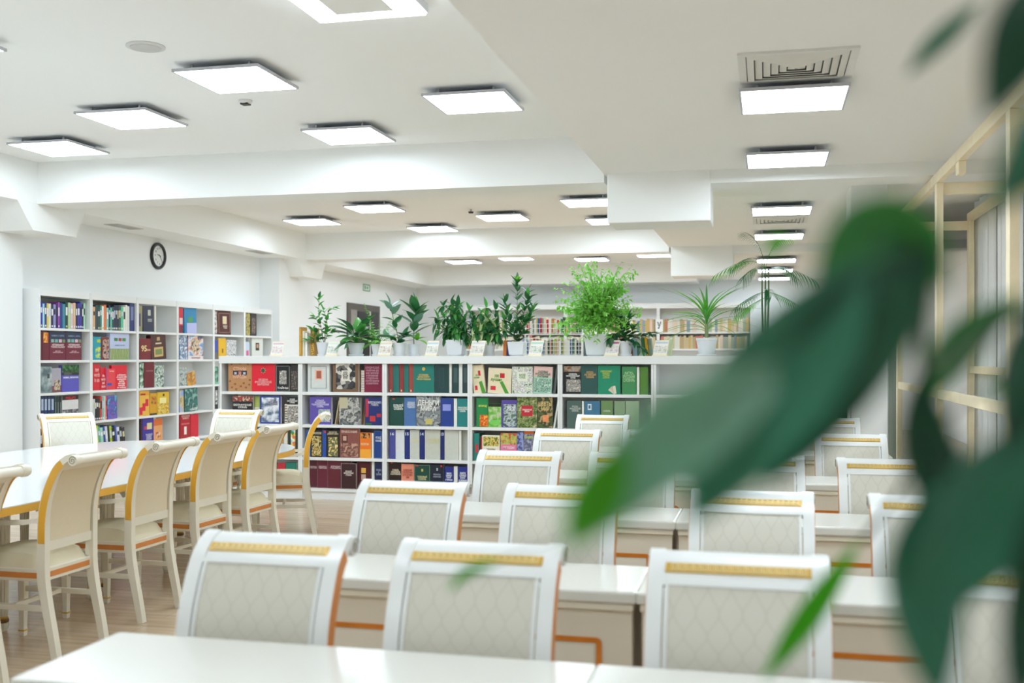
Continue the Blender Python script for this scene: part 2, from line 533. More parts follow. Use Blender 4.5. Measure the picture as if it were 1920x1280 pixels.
def cr(p, n=5):
    out = []
    for i in range(len(p) - 1):
        a = p[max(i - 1, 0)]; b = p[i]; c = p[i + 1]; d_ = p[min(i + 2, len(p) - 1)]
        for k in range(n):
            t = k / n
            out.append(tuple(.5 * (2 * b[j] + (c[j] - a[j]) * t + (2 * a[j] - 5 * b[j] + 4 * c[j] - d_[j]) * t * t + (3 * b[j] - a[j] - 3 * c[j] + d_[j]) * t ** 3) for j in range(len(b))))
    out.append(tuple(p[-1]))
    return out


CP = cr(PATH)


def sub(z0, z1):
    "part of the back curve between two heights"
    def pt(z):
        for i in range(len(CP) - 1):
            if CP[i][1] <= z <= CP[i + 1][1] and CP[i + 1][1] > CP[i][1]:
                t = (z - CP[i][1]) / (CP[i + 1][1] - CP[i][1]); return (CP[i][0] + (CP[i + 1][0] - CP[i][0]) * t, z)
        return CP[-1]
    return [pt(z0)] + [p for p in CP if z0 + .002 < p[1] < z1 - .002] + [pt(z1)]


def ribbon(x0, x1, z0, z1, f0, f1, g0=None, g1=None):
    "slab following the back curve; f0..f1 = offsets behind..front of the curve (taper to g0..g1)"
    P = sub(z0, z1); n_ = len(P); A = []; B = []
    g0 = f0 if g0 is None else g0; g1 = f1 if g1 is None else g1
    for i, p in enumerate(P):
        a_ = P[max(i - 1, 0)]; b_ = P[min(i + 1, n_ - 1)]
        ty, tz = b_[0] - a_[0], b_[1] - a_[1]; L_ = math.hypot(ty, tz) or 1
        ny, nz = tz / L_, -ty / L_
        t = i / (n_ - 1)
        u0, u1 = f0 + (g0 - f0) * t, f1 + (g1 - f1) * t
        A.append((p[0] + ny * u0, p[1] + nz * u0)); B.append((p[0] + ny * u1, p[1] + nz * u1))
    return MB().prismx(A + B[::-1], x0, x1) if False else _rib(A, B, x0, x1)


def _rib(A, B, x0, x1):
    m = MB(); n_ = len(A)
    v = []
    for i in range(n_):
        v += [(x0, *A[i]), (x1, *A[i]), (x1, *B[i]), (x0, *B[i])]
    f = [(0, 1, 2, 3), tuple(4 * (n_ - 1) + k for k in (3, 2, 1, 0))]
    for i in range(n_ - 1):
        for k in range(4):
            f.append((4 * i + k, 4 * i + 4 + k, 4 * i + 4 + (k + 1) % 4, 4 * i + (k + 1) % 4))
    return m.add(v, f)


def meander(x0, x1, n_):
    "Greek key drawn with short bars lying on the gold band of the back curve"
    P = sub(.934, .951)
    (ya, za), (yb, zb) = P[0], P[-1]
    m = MB(); W = (x1 - x0) / n_
    ty, tz = yb - ya, zb - za; L_ = math.hypot(ty, tz); ty /= L_; tz /= L_
    ny, nz = tz, -ty
    hgt = L_ * .7; base = L_ * .15; th = W * .07
    segs = [(0, 0, 0, 1), (0, 1, .75, 1), (.75, .32, .75, 1), (.35, .32, .75, .32), (.35, .32, .35, .66), (0, 0, 1, 0)]
    mid = len(P) // 2
    bow = (P[mid][0] - (ya + yb) / 2) * ny + (P[mid][1] - (za + zb) / 2) * nz
    for i in range(n_):
        for (a_, b_, c_, d_) in segs:
            X0, X1 = x0 + W * (i + min(a_, c_)) - th, x0 + W * (i + max(a_, c_)) + th
            h0, h1 = base + hgt * min(b_, d_) - th, base + hgt * max(b_, d_) + th
            v = []
            for off in (.014, .0185 + max(bow, 0)):
                for X, h in ((X0, h0), (X1, h0), (X1, h1), (X0, h1)):
                    v.append((X, ya + ty * h + ny * off, za + tz * h + nz * off))
            m.add(v, [(0, 3, 2, 1), (4, 5, 6, 7), (0, 1, 5, 4), (1, 2, 6, 5), (2, 3, 7, 6), (3, 0, 4, 7)])
    return m


def spiral(x, sgn):
    m = MB(); pts = []
    for k in range(26):
        a = .3 + k * .42; r = .0215 * (1 - k / 30)
        pts.append((x, -.172 - r * cos(a) * .95, .957 + r * sin(a)))
    return m.tube(pts, .0017, 5)


def make_chair(arms, label):
    t = thing('dining_chair', label, 'chair')
    W = .205
    wm = LACQW if arms else LACQ
    for s in (-1, 1):
        xa, xb = (-W, -W + .037) if s < 0 else (W - .037, W)
        ribbon(xa, xb, 0, .42, -.016, .016, -.024, .022).build('leg', wm, t, smooth=True)
        bp = ribbon(xa, xb, .42, .970, -.024, .022, -.010, .018).build('back_post', wm, t, smooth=True)
        MB().lathe([(.024, xa - .003), (.026, xa + .004), (.026, xb - .004), (.024, xb + .003)], 22, axis='x', c=(0, -.172, .957)).build('scroll', wm, bp, smooth=True)
        xo = -W - .003 if s < 0 else W + .003
        spiral(xo + (-.001 if s < 0 else .001), s).build('scroll_line', mat('#8c8168', .5), bp)
        (ribbon(-W - .0018, -W + .001, .56, .945, -.020, .016) if s < 0 else ribbon(W - .001, W + .0018, .56, .945, -.020, .016)).build('side_inlay', ORNG2 if not arms else YELB, bp, smooth=True)
        # front legs
        f = MB(); xf = s * (.185)
        v = []
        for z, r in ((0, .013), (.03, .016), (.05, .014), (.36, .021), (.43, .022)):
            v += [(xf - r, .40 - r, z), (xf + r, .40 - r, z), (xf + r, .40 + r, z), (xf - r, .40 + r, z)]
        fa = [(3, 2, 1, 0), (16, 17, 18, 19)]
        for i in range(4):
            for k in range(4): fa.append((4 * i + k, 4 * i + (k + 1) % 4, 4 * i + 4 + (k + 1) % 4, 4 * i + 4 + k))
        lg = f.add(v, fa).build('leg', wm, t, bevel=.002)
        MB().box(xf - .0175, xf + .0175, .3825, .4175, .028, .036).build('foot_ring', GOLD, lg)
    # top roll, top rail, bottom rail
    MB().lathe([(.019, -W + .03), (.021, -W + .05), (.021, W - .05), (.019, W - .03)], 20, axis='x', c=(0, -.172, .956)).build('top_roll', wm, t, smooth=True)
    ribbon(-W + .036, W - .036, .912, .970, -.012, .014).build('top_rail', wm, t, smooth=True)
    ribbon(-W + .036, W - .036, .52, .565, -.012, .014).build('bottom_rail', wm, t, smooth=True)
    gb = ribbon(-W + .040, W - .040, .934, .951, .012, .0165).build('gold_band', GOLD, t, smooth=True)
    meander(-W + .05, W - .05, 18).build('greek_key', GOLDL, gb)
    ribbon(-W + .036, W - .036, .910, .919, .010, .019).build('panel_molding', wm, t, smooth=True)
    for s in (-1, 1):
        xa = s * (W - .041)
        ribbon(min(xa, xa - s * .009), max(xa, xa - s * .009), .565, .914, .008, .018).build('panel_molding', wm, t, smooth=True)
    ribbon(-W + .045, W - .045, .565, .914, -.004, .014).build('back_cushion', FAB, t, smooth=True)
    ribbon(-W + .045, W - .045, .565, .914, -.011, -.004).build('rear_panel', FABB, t, smooth=True)
    # seat
    MB().box(-.195, .195, -.005, .42, .375, .437).build('seat_frame', wm, t, bevel=.004)
    for nm, q in (('a', (-.16, .16, -.0075, -.004)), ('b', (-.16, .16, .419, .4225)), ('c', (-.1975, -.194, .03, .375)), ('d', (.194, .1975, .03, .375))):
        MB().box(*q, .392, .418).build('seat_inlay', ORNG2, t)
    cs = MB(); N = 10; v = []; fs = []
    for j in range(N + 1):
        for i in range(N + 1):
            a, b = -1 + 2 * i / N, -1 + 2 * j / N
            h = (max(0, 1 - abs(a) ** 4) * max(0, 1 - abs(b) ** 4)) ** .5
            v.append((a * .19 * (1 + .03 * h), .21 + b * .2, .437 + .085 * h))
    for j in range(N):
        for i in range(N): fs.append((j * (N + 1) + i, j * (N + 1) + i + 1, (j + 1) * (N + 1) + i + 1, (j + 1) * (N + 1) + i))
    cs.add(v, fs).build('seat', CUSH, t, smooth=True)
    # stretchers
    for s in (-1, 1):
        MB().box(s * .187 - .009, s * .187 + .009, -.02, .39, .235, .262).build('stretcher', wm, t, bevel=.002)
    MB().box(-.18, .18, .17, .19, .238, .260).build('stretcher', wm, t, bevel=.002)
    if arms:
        for s in (-1, 1):
            x = s * .192
            am = MB().tube(cr([(x, -.004, .675), (x + s * .012, .08, .660), (x + s * .02, .2, .655), (x + s * .016, .30, .662), (x + s * .01, .335, .655)], 4), .0155, 4, flat=1.0)
            ao = am.build('armrest', wm, t, smooth=True)
            MB().tube(cr([(x + s * .014, .315, .65), (x + s * .012, .28, .60), (x + s * .004, .27, .52), (x, .30, .43)], 4), .013, 4).build('arm_support', wm, ao, smooth=True)
    return t


# ---- chairs of the desk rows, facing the camera side of the room
c0 = make_chair(False, 'x')
LABELS.clear()
GD = 'white chairs behind the rows of desks'
rows = [
    (2.60, [(-1.245, 'cream chair behind the nearest desk, leftmost, gold band unbroken'), (-.69, 'cream chair behind the nearest desk with a small green leaf over its band'),
            (-.065, 'cream chair behind the nearest desk, right of the desk seam, large gold band'), (.56, 'cream chair behind the nearest desk half hidden by dark leaves at right')]),
    (3.79, [(-1.27, 'second row chair, leftmost, behind the first gap between near chairs'), (-.71, 'second row chair touched by the bright green leaf tip'),
            (-.05, 'second row chair with crisp gold meander band under the dark leaf point'), (.54, 'second row chair at the right, its right half behind dark leaves')]),
    (5.12, [(-1.17, 'third row chair, leftmost, with fine gold key band in front of the book counter'), (-.62, 'third row chair mostly behind the pale blurred leaf'),
            (-.033, 'third row chair under the two hanging dark leaf points'), (.52, 'third row chair at right beside the blurred leaf stem')]),
    (6.68, [(-1.22, 'fourth row chair, leftmost, in front of the plant-book shelves'), (-.66, 'fourth row chair seen in a slot between blurred leaves'),
            (-.05, 'fourth row chair hidden almost fully by the big leaf'), (.485, 'fourth row chair at right, fully visible gold band')]),
    (8.38, [(-1.25, 'rearmost row chair, leftmost, in front of the green dictionaries'), (-.62, 'rearmost row chair behind the big blurred leaf, second'),
            (-.05, 'rearmost row chair behind the big blurred leaf, third'), (.47, 'rearmost row chair at far right beneath the dark book')])]
first = True
for yr, lst in rows:
    for X, l in lst:
        yy = yr - .165 + R.uniform(-.01, .01)
        if first:
            o = c0; first = False; o.location = (X, yy, 0); o.rotation_euler = (0, 0, pi); tag(o, l, 'chair', GD)
        else:
            o = dup(c0, (X, yy, 0), pi + R.uniform(-.015, .015), l, GD)

# ---- chairs round the long table
GT = 'armchairs around the long table'
c1 = make_chair(True, 'y'); LABELS.pop('y')


def put(o, X, Y, rz, l):
    o.location = (X, Y, 0); o.rotation_euler = (0, 0, rz); tag(o, l, 'chair', GT)


XF = -3.275 - .075
put(c1, XF + .07, 3.80, pi / 2 - .03, 'armchair at the long table cut off by the left edge of the photo, nearest')
for X, Y, rz, l in ((XF + .005, 4.618, pi / 2, 'armchair at the long table with its full legs seen, second from the camera'),
                    (XF - .02, 5.37, pi / 2 - .01, 'armchair at the long table, third from the camera, legs free on the floor'),
                    (XF - .045, 6.10, pi / 2 - .05, 'armchair at the long table, fourth from the camera, behind the blurred desk chair'),
                    (XF - .04, 6.74, pi / 2 - .04, 'armchair at the long table, fifth, overlapping the dark history books'),
                    (-3.66, 8.12, pi / 2 + .40, 'armchair turned sideways at the far end of the long table, bright curved gold post'),
                    (-4.44, 8.32, pi + .02, 'armchair at the far table end with bright hexagon pattern in front of the red book'),
                    (-5.42, 7.52, pi + 1.03 - .12, 'armchair on the far side of the table before the wall bookshelf'),
                    (-5.62, 6.15, pi * 1.5 - .1, 'armchair on the far side of the table, only its curved edge in view at left')):
    put(dup(c1), X, Y, rz, l)

# ================================================================ LONG TABLE
tb = thing('conference_table', 'long white glossy table with rounded end and golden edge', 'table', (-4.47, 5.25, 0))


def outline(off=0, n_=14):
    hw = 1.0 - off; pts = []
    ys, ye = -2.4, 1.85
    for k in range(2 * n_ + 1):
        a = pi * k / (2 * n_)
        e = 2 / 2.6
        pts.append((hw * math.copysign(abs(cos(a)) ** e, cos(a)), ye + (1.05 - off) * abs(sin(a)) ** e))
    for k in range(2 * n_ + 1):
        a = pi + pi * k / (2 * n_)
        pts.append((hw * math.copysign(abs(cos(a)) ** e, cos(a)), ys - (1.05 - off) * abs(sin(a)) ** e))
    out = []
    for p in pts:
        if not out or math.hypot(p[0] - out[-1][0], p[1] - out[-1][1]) > 1e-4: out.append(p)
    return out


MB().prism(outline(), .702, .740).build('tabletop', TOPW, tb)
o0, o1 = outline(-.004), outline(.03)
eb = MB(); n_ = len(o0)
eb.add([(x, y, .698) for x, y in o0] + [(x, y, .736) for x, y in o0], [(i, (i + 1) % n_, n_ + (i + 1) % n_, n_ + i) for i in range(n_)])
eb.build('edge_band', YELB, tb)
ap = outline(.40); n_ = len(ap)
MB().prism(ap, .62, .702).build('apron', mat('#e2d6ae', .5, .05), tb)
lm = MB()
for k in range(12):
    a = 2 * pi * k / 12
lp = [(.022, .0), (.030, .03), (.030, .05), (.020, .055), (.020, .065)]
for (lx, ly) in ((.55, -2.2), (.55, -1.6), (.55, -.38), (.55, .38), (.55, .52), (.55, 1.2), (-.55, 1.2), (-.55, .5), (-.55, -.34), (0, 2.3)):
    f = MB(); seg = 24; v = []; fa = []
    lv = ((.065, .022), (.10, .026), (.60, .036), (.622, .038))
    for z, r in lv:
        for k in range(seg):
            rr = r * (.86 if k % 2 else 1.0); a = 2 * pi * k / seg
            v.append((rr * cos(a), rr * sin(a), z))
    for i in range(len(lv) - 1):
        for k in range(seg): fa.append((i * seg + k, i * seg + (k + 1) % seg, (i + 1) * seg + (k + 1) % seg, (i + 1) * seg + k))
    fa.append(tuple(reversed(range(seg))))
    lg = f.add(v, fa).build('leg', LACQW, tb, (lx, ly, 0))
    MB().lathe([(.018, 0), (.027, .02), (.029, .04), (.022, .045)], 8).build('foot', LACQW, lg)
    MB().lathe([(.027, .045), (.029, .05), (.029, .06), (.025, .066)], 16).build('foot_ring', mat('#7a5325', .35), lg)
    MB().lathe([(.024, .066), (.026, .072), (.024, .076)], 16).build('foot_ring', GOLD, lg)

# ================================================================ DESKS
def make_desk(label):
    t = thing('desk', label, 'desk', group='cream desks in rows')
    MB().box(-.605, .605, -.19, .21, .722, .76).build('desktop', TOPD, t, bevel=.008)
    MB().box(-.595, .595, -.18, .2, .700, .7215).build('under_molding', mat('#e3dccb', .4), t, bevel=.004)
    MB().box(-.57, .57, -.165, -.145, .09, .70).build('modesty_panel', DESKP, t)
    for s in (-1, 1):
        MB().box(min(s * .57, s * .59), max(s * .57, s * .59), -.165, .19, 0, .70).build('side_panel', DESKP, t)
    fr = MB(); x0, x1, z0, z1, wd = -.50, .50, .16, .615, .016
    def rr(x0, x1, z0, z1, r, n=5):
        p = []
        for cx, cz, a0 in ((x1 - r, z1 - r, 0), (x0 + r, z1 - r, pi / 2), (x0 + r, z0 + r, pi), (x1 - r, z0 + r, 1.5 * pi)):
            for k in range(n + 1):
                a = a0 + pi / 2 * k / n; p.append((cx + r * cos(a), cz + r * sin(a)))
        return p
    A = rr(x0, x1, z0, z1, .018); B = rr(x0 + wd, x1 - wd, z0 + wd, z1 - wd, .006); m_ = len(A)
    v = [(x, -.1655, z) for x, z in A] + [(x, -.1655, z) for x, z in B] + [(x, -.170, z) for x, z in A] + [(x, -.168, z) for x, z in B]
    fa = []
    for i in range(m_):
        j = (i + 1) % m_
        fa += [(2 * m_ + i, 2 * m_ + j, 3 * m_ + j, 3 * m_ + i), (i, j, 2 * m_ + j, 2 * m_ + i), (m_ + j, m_ + i, 3 * m_ + i, 3 * m_ + j)]
    fr.add(v, fa).build('inlay_frame', ORNG, t)
    MB().box(x0 + .022, x1 - .022, -.1685, -.165, z0 + .022, z1 - .022).build('inner_panel', mat('#e0d8c9', .4, .02), t)
    return t


DR = [(2.17, 'nearest row'), (3.31, 'second row'), (4.685, 'third row'), (6.18, 'fourth row'), (7.88, 'rearmost row')]
dk = None
for i, (yc, l) in enumerate(DR):
    for X, s in ((-.975, 'left'), (.235, 'right')):
        lab = f'cream desk with orange inlay, {l}, ' + ('on the side of the long table' if s == 'left' else 'on the side of the timber frame')
        if dk is None: dk = make_desk(lab); o = dk; o.location = (X, yc, 0)
        else: o = dup(dk, (X, yc, 0), 0, lab, 'cream desks in rows')

# ================================================================ BOOKS
BOOKS = []


def bevel_less_box(x0, x1, y0, y1, z0, z1): return MB().box(x0, x1, y0, y1, z0, z1)


def book(loc, rz, w, h, t, cover, label, group, spine=False, text=None, tc='#f0ead8', tbox=None, pic=None, picbox=None, extra=None,
         tilt=0, lean=0, name='book', pages=True, frame=None):
    "front face towards -y; w = width seen, t = thickness into the shelf"
    cm = mat(cover, .4, .08, 25)
    b = MB(); e = .0022
    if spine:    # the spine faces out: rounded strip plus two boards
        b.box(-w / 2, w / 2, 0, .003, 0, h)
        b.box(-w / 2, -w / 2 + e, .003, t, 0, h); b.box(w / 2 - e, w / 2, .003, t, 0, h)
        root = b.build(name, cm)
        if pages: MB().box(-w / 2 + e, w / 2 - e, .003, t - .004, .004, h - .004).build('pages', PAGE, root)
    else:
        b.box(-w / 2, w / 2, 0, e, 0, h); b.box(-w / 2, w / 2, t - e, t, 0, h); b.box(-w / 2, -w / 2 + e, e, t - e, 0, h)
        root = b.build(name, cm)
        if pages: MB().box(-w / 2 + e, w / 2 - .003, e, t - e, .003, h - .003).build('pages', PAGE, root)
    root.location = loc
    root.rotation_euler = (lean, tilt, rz)
    if pic:
        x0, x1, z0, z1 = picbox or (.0, 1, 0, 1)
        MB().box((x0 - .5) * w, (x1 - .5) * w, -.0006, .0, z0 * h, z1 * h).build('cover_picture', pic, root)
    for i_, (x0, x1, z0, z1, c) in enumerate(extra or []):
        y_ = -.0008 - .00022 * i_
        m_ = c if not isinstance(c, str) else mat(c, .4, .05, 25)
        MB().box((x0 - .5) * w, (x1 - .5) * w, y_, -.0003, z0 * h, z1 * h).build('cover_patch', m_, root)
    if frame:
        g, fc, wd = frame
        fb = MB(); X, Z = w / 2 - g, h - g
        for q in ((-X, X, g, g + wd), (-X, X, Z - wd, Z), (-X, -X + wd, g, Z), (X - wd, X, g, Z)): fb.box(q[0], q[1], -.0042, 0, q[2], q[3])
        fb.build('cover_border', mat(fc, .4), root)
    if text:
        x0, x1, z0, z1 = tbox or (.12, .88, .6, .85)
        lettering(text, (x0 - .5) * w, (x1 - .5) * w, z0 * h, z1 * h, -.0048, mat(tc, .5, 0), root)
    tag(root, label, 'book', group)
    return root


PORT = ['#2a2a2e', '#6b6763', '#c9c4ba', '#3c3a3c', '#e2ddd2']
FLOR = ['#7fa85a', '#e9efe0', '#b7cf9a', '#c9b0cf', '#f2f2ea', '#5c8f4e']
FOLI = ['#2c4a22', '#5f7f3a', '#1d2a18', '#9fb06a', '#3d5a2c', '#c8b890']
FRUI = ['#e05a20', '#f08a30', '#c9301c', '#f4b040']
SKY = ['#2f4fa8', '#7fa0d0', '#e0e6ee', '#e0a070', '#4a5a80']
GOLDA = ['#1a1712', '#c9a24a', '#4a3a1c', '#e8d28a', '#241d14']
WHB = ['#f0f0ec', '#2a3038', '#ffffff', '#8a9098', '#e0e0e0']
CITY = ['#c8d8d0', '#4a6a5a', '#e8eee8', '#88a898', '#2f4a40']

YC = 10.06
SH = {1: 1.085, 2: .755, 3: .425, 4: .112}   # shelf tops of the counter bookcase


def cb(row, u0, u1, vt, cover, label, **k):
    "face-out (or spine) book on the counter case, read off the photo between u0 and u1, top at vt"
    k.setdefault('t', .035)
    t = k.pop('t'); y = YC + k.pop('dy', .03) + R.uniform(0, .004)
    a, b_ = at(u0, Y=y).x, at(u1, Y=y).x
    um = (u0 + u1) / 2
    top = at(um, vt, Y=y).z
    h = max(.12, top - SH[row])
    return book(((a + b_) / 2, y, SH[row] + .0005), 0, b_ - a - .001, h, t, cover, label, 'books in the counter bookcase', **k)


# --- counter row 1
cb(1, 428, 472, 679, '#bd8a5c', 'tan book with reddish dots and a dark emblem strip, top shelf', t=.04, text='СТРАНЫ\n \nНАРОДЫ', tc='#f2c0a0', tbox=(.22, .78, .42, .84), extra=[(.2, .8, .54, .71, '#33303e'), (.26, .36, .58, .66, '#c8c0d0'), (.44, .56, .57, .68, '#d08070'), (.64, .74, .58, .66, '#c8c0d0')] + [(x, x + .08, z, z + .06, '#9a5a38') for x, z in ((.1, .9), (.46, .92), (.8, .9), (.12, .1), (.3, .04), (.5, .14), (.72, .1), (.86, .2), (.25, .22), (.62, .25), (.04, .32), (.88, .36))])
rb = cb(1, 472, 516, 679, '#e0152f', 'bright red book with a green and gold star order, top shelf', t=.04, text='ОРДЕНА\nРОССИЙСКОЙ\nИМПЕРИИ', tc='#f0b0b0', tbox=(.15, .85, .2, .44))
st = MB(); pts = [((.034 if k % 2 == 0 else .018) * sin(2 * pi * k / 16), (.034 if k % 2 == 0 else .018) * cos(2 * pi * k / 16)) for k in range(16)]
cz = .215
st.add([(x, -.0035, z + cz) for x, z in pts] + [(0, -.008, cz)], [(i, (i + 1) % 16, 16) for i in range(16)])
st.build('star_emblem', mat('#c9b070', .35), rb)
MB().lathe([(.02, -.009), (.016, -.0095)], 20, axis='y', c=(0, 0, cz)).build('emblem_disc', mat('#2f5a44', .4), rb)
cb(1, 517, 544, 685, '#17181b', 'black book with a silver eagle and white title, top shelf', frame=(.006, '#c8c8c4', .002), text='ТАЙНЫ', tc='#e0e0dc', tbox=(.12, .88, .1, .2), pic=art(PORT, 40), picbox=(.25, .75, .28, .8))
cb(1, 545, 558, 683, '#2c2726', 'narrow dark book with grey ornaments beside the black eagle book', pic=art(['#2c2726', '#8a8078', '#2c2726', '#5a504a'], 50), picbox=(.1, .9, .08, .75))
cb(1, 577, 618, 680, '#d3d7d4', 'pale grey book with a dashed frame around a small picture', t=.045, frame=(.035, '#5a5e5c', .002), extra=[(.33, .67, .42, .76, '#f0b8a0'), (.4, .62, .46, .72, '#a05a48')])
cb(1, 624, 672, 680, '#7a5a40', 'brown framed book covered with old portraits, top shelf', t=.05, pic=art(PORT, 22, 'vor'), picbox=(.12, .88, .1, .97), extra=[(.34, .66, .38, .74, '#ddd8cc')], text='КТО\nЕСТЬ\nКТО', tc='#40382e', tbox=(.4, .6, .45, .7))
for i in range(9):
    c = ['#b87a48', '#c8b8a0', '#8a6a50', '#d8d0c0', '#a06a40', '#c0a888', '#705040', '#d8c8b0', '#b09070'][i]
    o = book(at(679, Y=YC + .06) + Vector((0, 0, 0)), 0, .06, .16, .024, c, 'tan volume, ' + 'lowest,second,third,fourth,fifth,sixth,seventh,eighth,topmost'.split(',')[i] + ' in the lying pile left of the maroon back cover', 'lying pile of tan volumes on the top shelf')
    o.rotation_euler = (0, radians(90), 0); o.location = (at(673, Y=YC).x + .0, YC + .06, SH[1] + .012 + .0305 * i)
    o.rotation_euler = (pi / 2, 0, 0); o.location = (at(678, Y=YC).x, YC + .22, SH[1] + .001 + .0245 * i)
cb(1, 683, 716, 681, '#7d1438', 'maroon back cover filled with small grey print, top shelf', text='ЮРИДИЧЕСКИЙ\nсправочник для\nвсех читателей\nи организаций\nс подробными\nкомментариями\nи указателями', tc='#c08a9a', tbox=(.08, .85, .25, .92))
x = 'dark red spine by a teal cover, top shelf, '
for i, (a, b_, c2) in enumerate(((729, 737, '#8a3a34'), (749, 757, '#8a2f2c'), (767, 775, '#9a4038'))):
    cb(1, a, b_, 681, c2, x + ('leftmost of three', 'middle of three', 'next to the gold emblem book')[i], spine=True, t=.2, extra=[(.3, .6, .03, .1, '#d8c8a0')])
for i, (a, b_) in enumerate(((737, 748.5), (757, 766.5))):
    cb(1, a, b_, 681, '#1c6e66', 'narrow teal cover between red spines, ' + ('wider' if i == 0 else 'narrower') + ' one', dy=.035)
g = cb(1, 775, 814, 681, '#14756a', 'teal-green book with a round gold emblem and gold title', t=.045, text='РОССИЙСКИЕ\nЦЕННЫЕ БУМАГИ\nэмиссия и обращение', tc='#d8c070', tbox=(.15, .85, .42, .66))
MB().lathe([(.017, -.001), (.015, -.003)], 20, axis='y', c=(0, 0, .235)).build('emblem_disc', GOLD, g)
cb(1, 815, 842, 681, '#173f40', 'dark green book with a pale square outline, widest of the three', frame=(.05, '#4f7270', .002))
cb(1, 842.5, 847, 682, '#e4e4dc', 'white page block between the dark green books', spine=True, t=.03)
cb(1, 848, 860, 681, '#1d3f40', 'dark green book with grey print, middle of the three', extra=[(.2, .8, .35, .85, '#3f5a5a')])
cb(1, 860.5, 867, 682, '#dfe2dc', 'white page block before the last dark green book', spine=True, t=.03)
cb(1, 867.5, 877, 681, '#1f3c3e', 'dark green book with grey print against the divider', extra=[(.2, .8, .35, .85, '#3f5a5a')])
for (a, b_, vt, tl, l) in ((889, 911, 684, -.10, 'cream garden book leaning left with red berries and a green stripe'), (914, 958, 690, .045, 'wide cream garden book with 100 in green and a red square')):
    o = cb(1, a, b_, vt, '#e6d9b8', l, tilt=tl, text='100\nлучших', tc='#5a9a30', tbox=(.12, .6, .45, .75), extra=[(.5, .7, .62, .8, '#c8202c'), (.12, .34, .12, .28, '#d83040')])
    MB().add([(0, -.0013, .11), (.03, -.0013, .12), (.1 if b_ - a > 30 else .06, -.0013, .0), (.06 if b_ - a > 30 else .02, -.0013, 0)], [(0, 1, 2, 3)]).build('green_stripe', mat('#4f9a34', .4), o)
cb(1, 960, 999, 687, '#cfdcb8', 'pale green flower book with violet blossoms', pic=art(FLOR, 30), picbox=(0, 1, 0, 1), extra=[(.25, .75, .45, .8, '#e6ecd8')], text='МОЙ\nСАД', tc='#7f9a70', tbox=(.35, .65, .55, .75))
cb(1, 999, 1034, 687, '#a9cdb6', 'mint and pink house plant book leaning right', tilt=.05, extra=[(0, 1, .62, 1, '#e6c0b8')], pic=art(['#a9cdb6', '#5a8a74', '#b8d8c4', '#3f7060', '#c8e0cc'], 30), picbox=(.05, .95, .05, .55), text='САДОВЫЕ\nИ КОМНАТНЫЕ\nРАСТЕНИЯ', tc='#40705c', tbox=(.1, .9, .6, .85))
cb(1, 1037, 1041, 682, '#5a5f60', 'thin grey book leaning against the divider, top shelf', spine=True, t=.2, tilt=.12)
cb(1, 1057, 1089, 686, '#1b1b1e', 'black dictionary with an old crowd photograph', text='СЛОВАРЬ\nИНОСТРАННЫХ\nСЛОВ', tc='#f0f0ea', tbox=(.15, .95, .55, .74), pic=art(PORT, 45), picbox=(.15, 1, .08, .52), extra=[(.0, 1, .8, 1, art(['#d8b080', '#8aa0a8', '#c89060', '#6a6050'], 30))])
cb(1, 1089.5, 1120.5, 684, '#2a5450', 'dark slate-green dictionary with a small gold title', text='РУССКО-\nАНГЛИЙСКИЙ\nСЛОВАРЬ', tc='#d8b070', tbox=(.2, .9, .55, .78))
g = cb(1, 1121, 1163, 685, '#148a68', 'bright green dictionary with a fan of banknotes', t=.05, text='СОВРЕМЕННЫЙ\nНЕМЕЦКО-\nРУССКИЙ\nСЛОВАРЬ', tc='#b8d060', tbox=(.12, .62, .5, .9))
for k in range(3):
    o = MB().box(-.012, .012, -.002 - .0006 * k, -.001 - .0006 * k, 0, .075).build('banknote', mat(['#d8ccb0', '#cdbfa8', '#e0d8c0'][k], .6, .1, 60), g)
    o.location = (.06, 0, .006); o.rotation_euler = (0, -.95 + .4 * k, 0)
cb(1, 1166, 1193, 687, '#3f8a54', 'mid green dictionary with large pale title', text='АНГЛО-\nРУССКИЙ\nСЛОВАРЬ', tc='#a8d8a0', tbox=(.1, .9, .42, .85))
cb(1, 1194, 1199, 688, '#dfe6dc', 'white page block right of the mid green dictionary', spine=True, t=.03)
cb(1, 1200, 1215, 688, '#4f7f2c', 'olive green book behind the blurred leaf edge')
# --- row 2
cb(2, 436, 474, 742, '#231f22', 'black biographic dictionary with red strip, left bay', text='БИОГРАФИЧЕСКИЙ\nСЛОВАРЬ', tc='#eceae4', tbox=(.06, .94, .55, .73), pic=art(['#8a2a28', '#d8b8a0', '#402020', '#c04038'], 30), picbox=(0, 1, .8, 1), extra=[(.1, .9, .05, .45, art(['#5a3a30', '#a88a78', '#2a2022', '#7a5a48'], 30))])
cb(2, 475, 487, 743, '#b9c86a', 'lime green cover behind the black dictionary', dy=.07, extra=[(0, 1, .0, .6, '#d8dcc8')])
cb(2, 487.5, 526, 742, '#2f3f98', 'blue bordered book with a bronze statue in fog', t=.045, pic=art(['#2f3a50', '#5f7088', '#a8b4c4', '#d8dee6', '#e8ecf0'], 14), picbox=(.08, .92, .06, .94), text='ГЕРОИ\nРУССКОЙ\nИСТОРИИ', tc='#5a4a6a', tbox=(.42, .86, .66, .88))
for i in range(8):
    o = book((at(533, Y=YC).x, YC + .22, SH[2] + .001 + .026 * i), 0, .055, .16, .022, ['#6a3f2c', '#8a5a3c', '#5a3424', '#7a4a30'][i % 4], 'brown volume, ' + 'lowest,second,third,fourth,fifth,sixth,seventh,topmost'.split(',')[i] + ' in the lying pile beside the blue bordered book', 'lying pile of brown volumes on the second shelf')
    o.rotation_euler = (pi / 2, 0, 0)
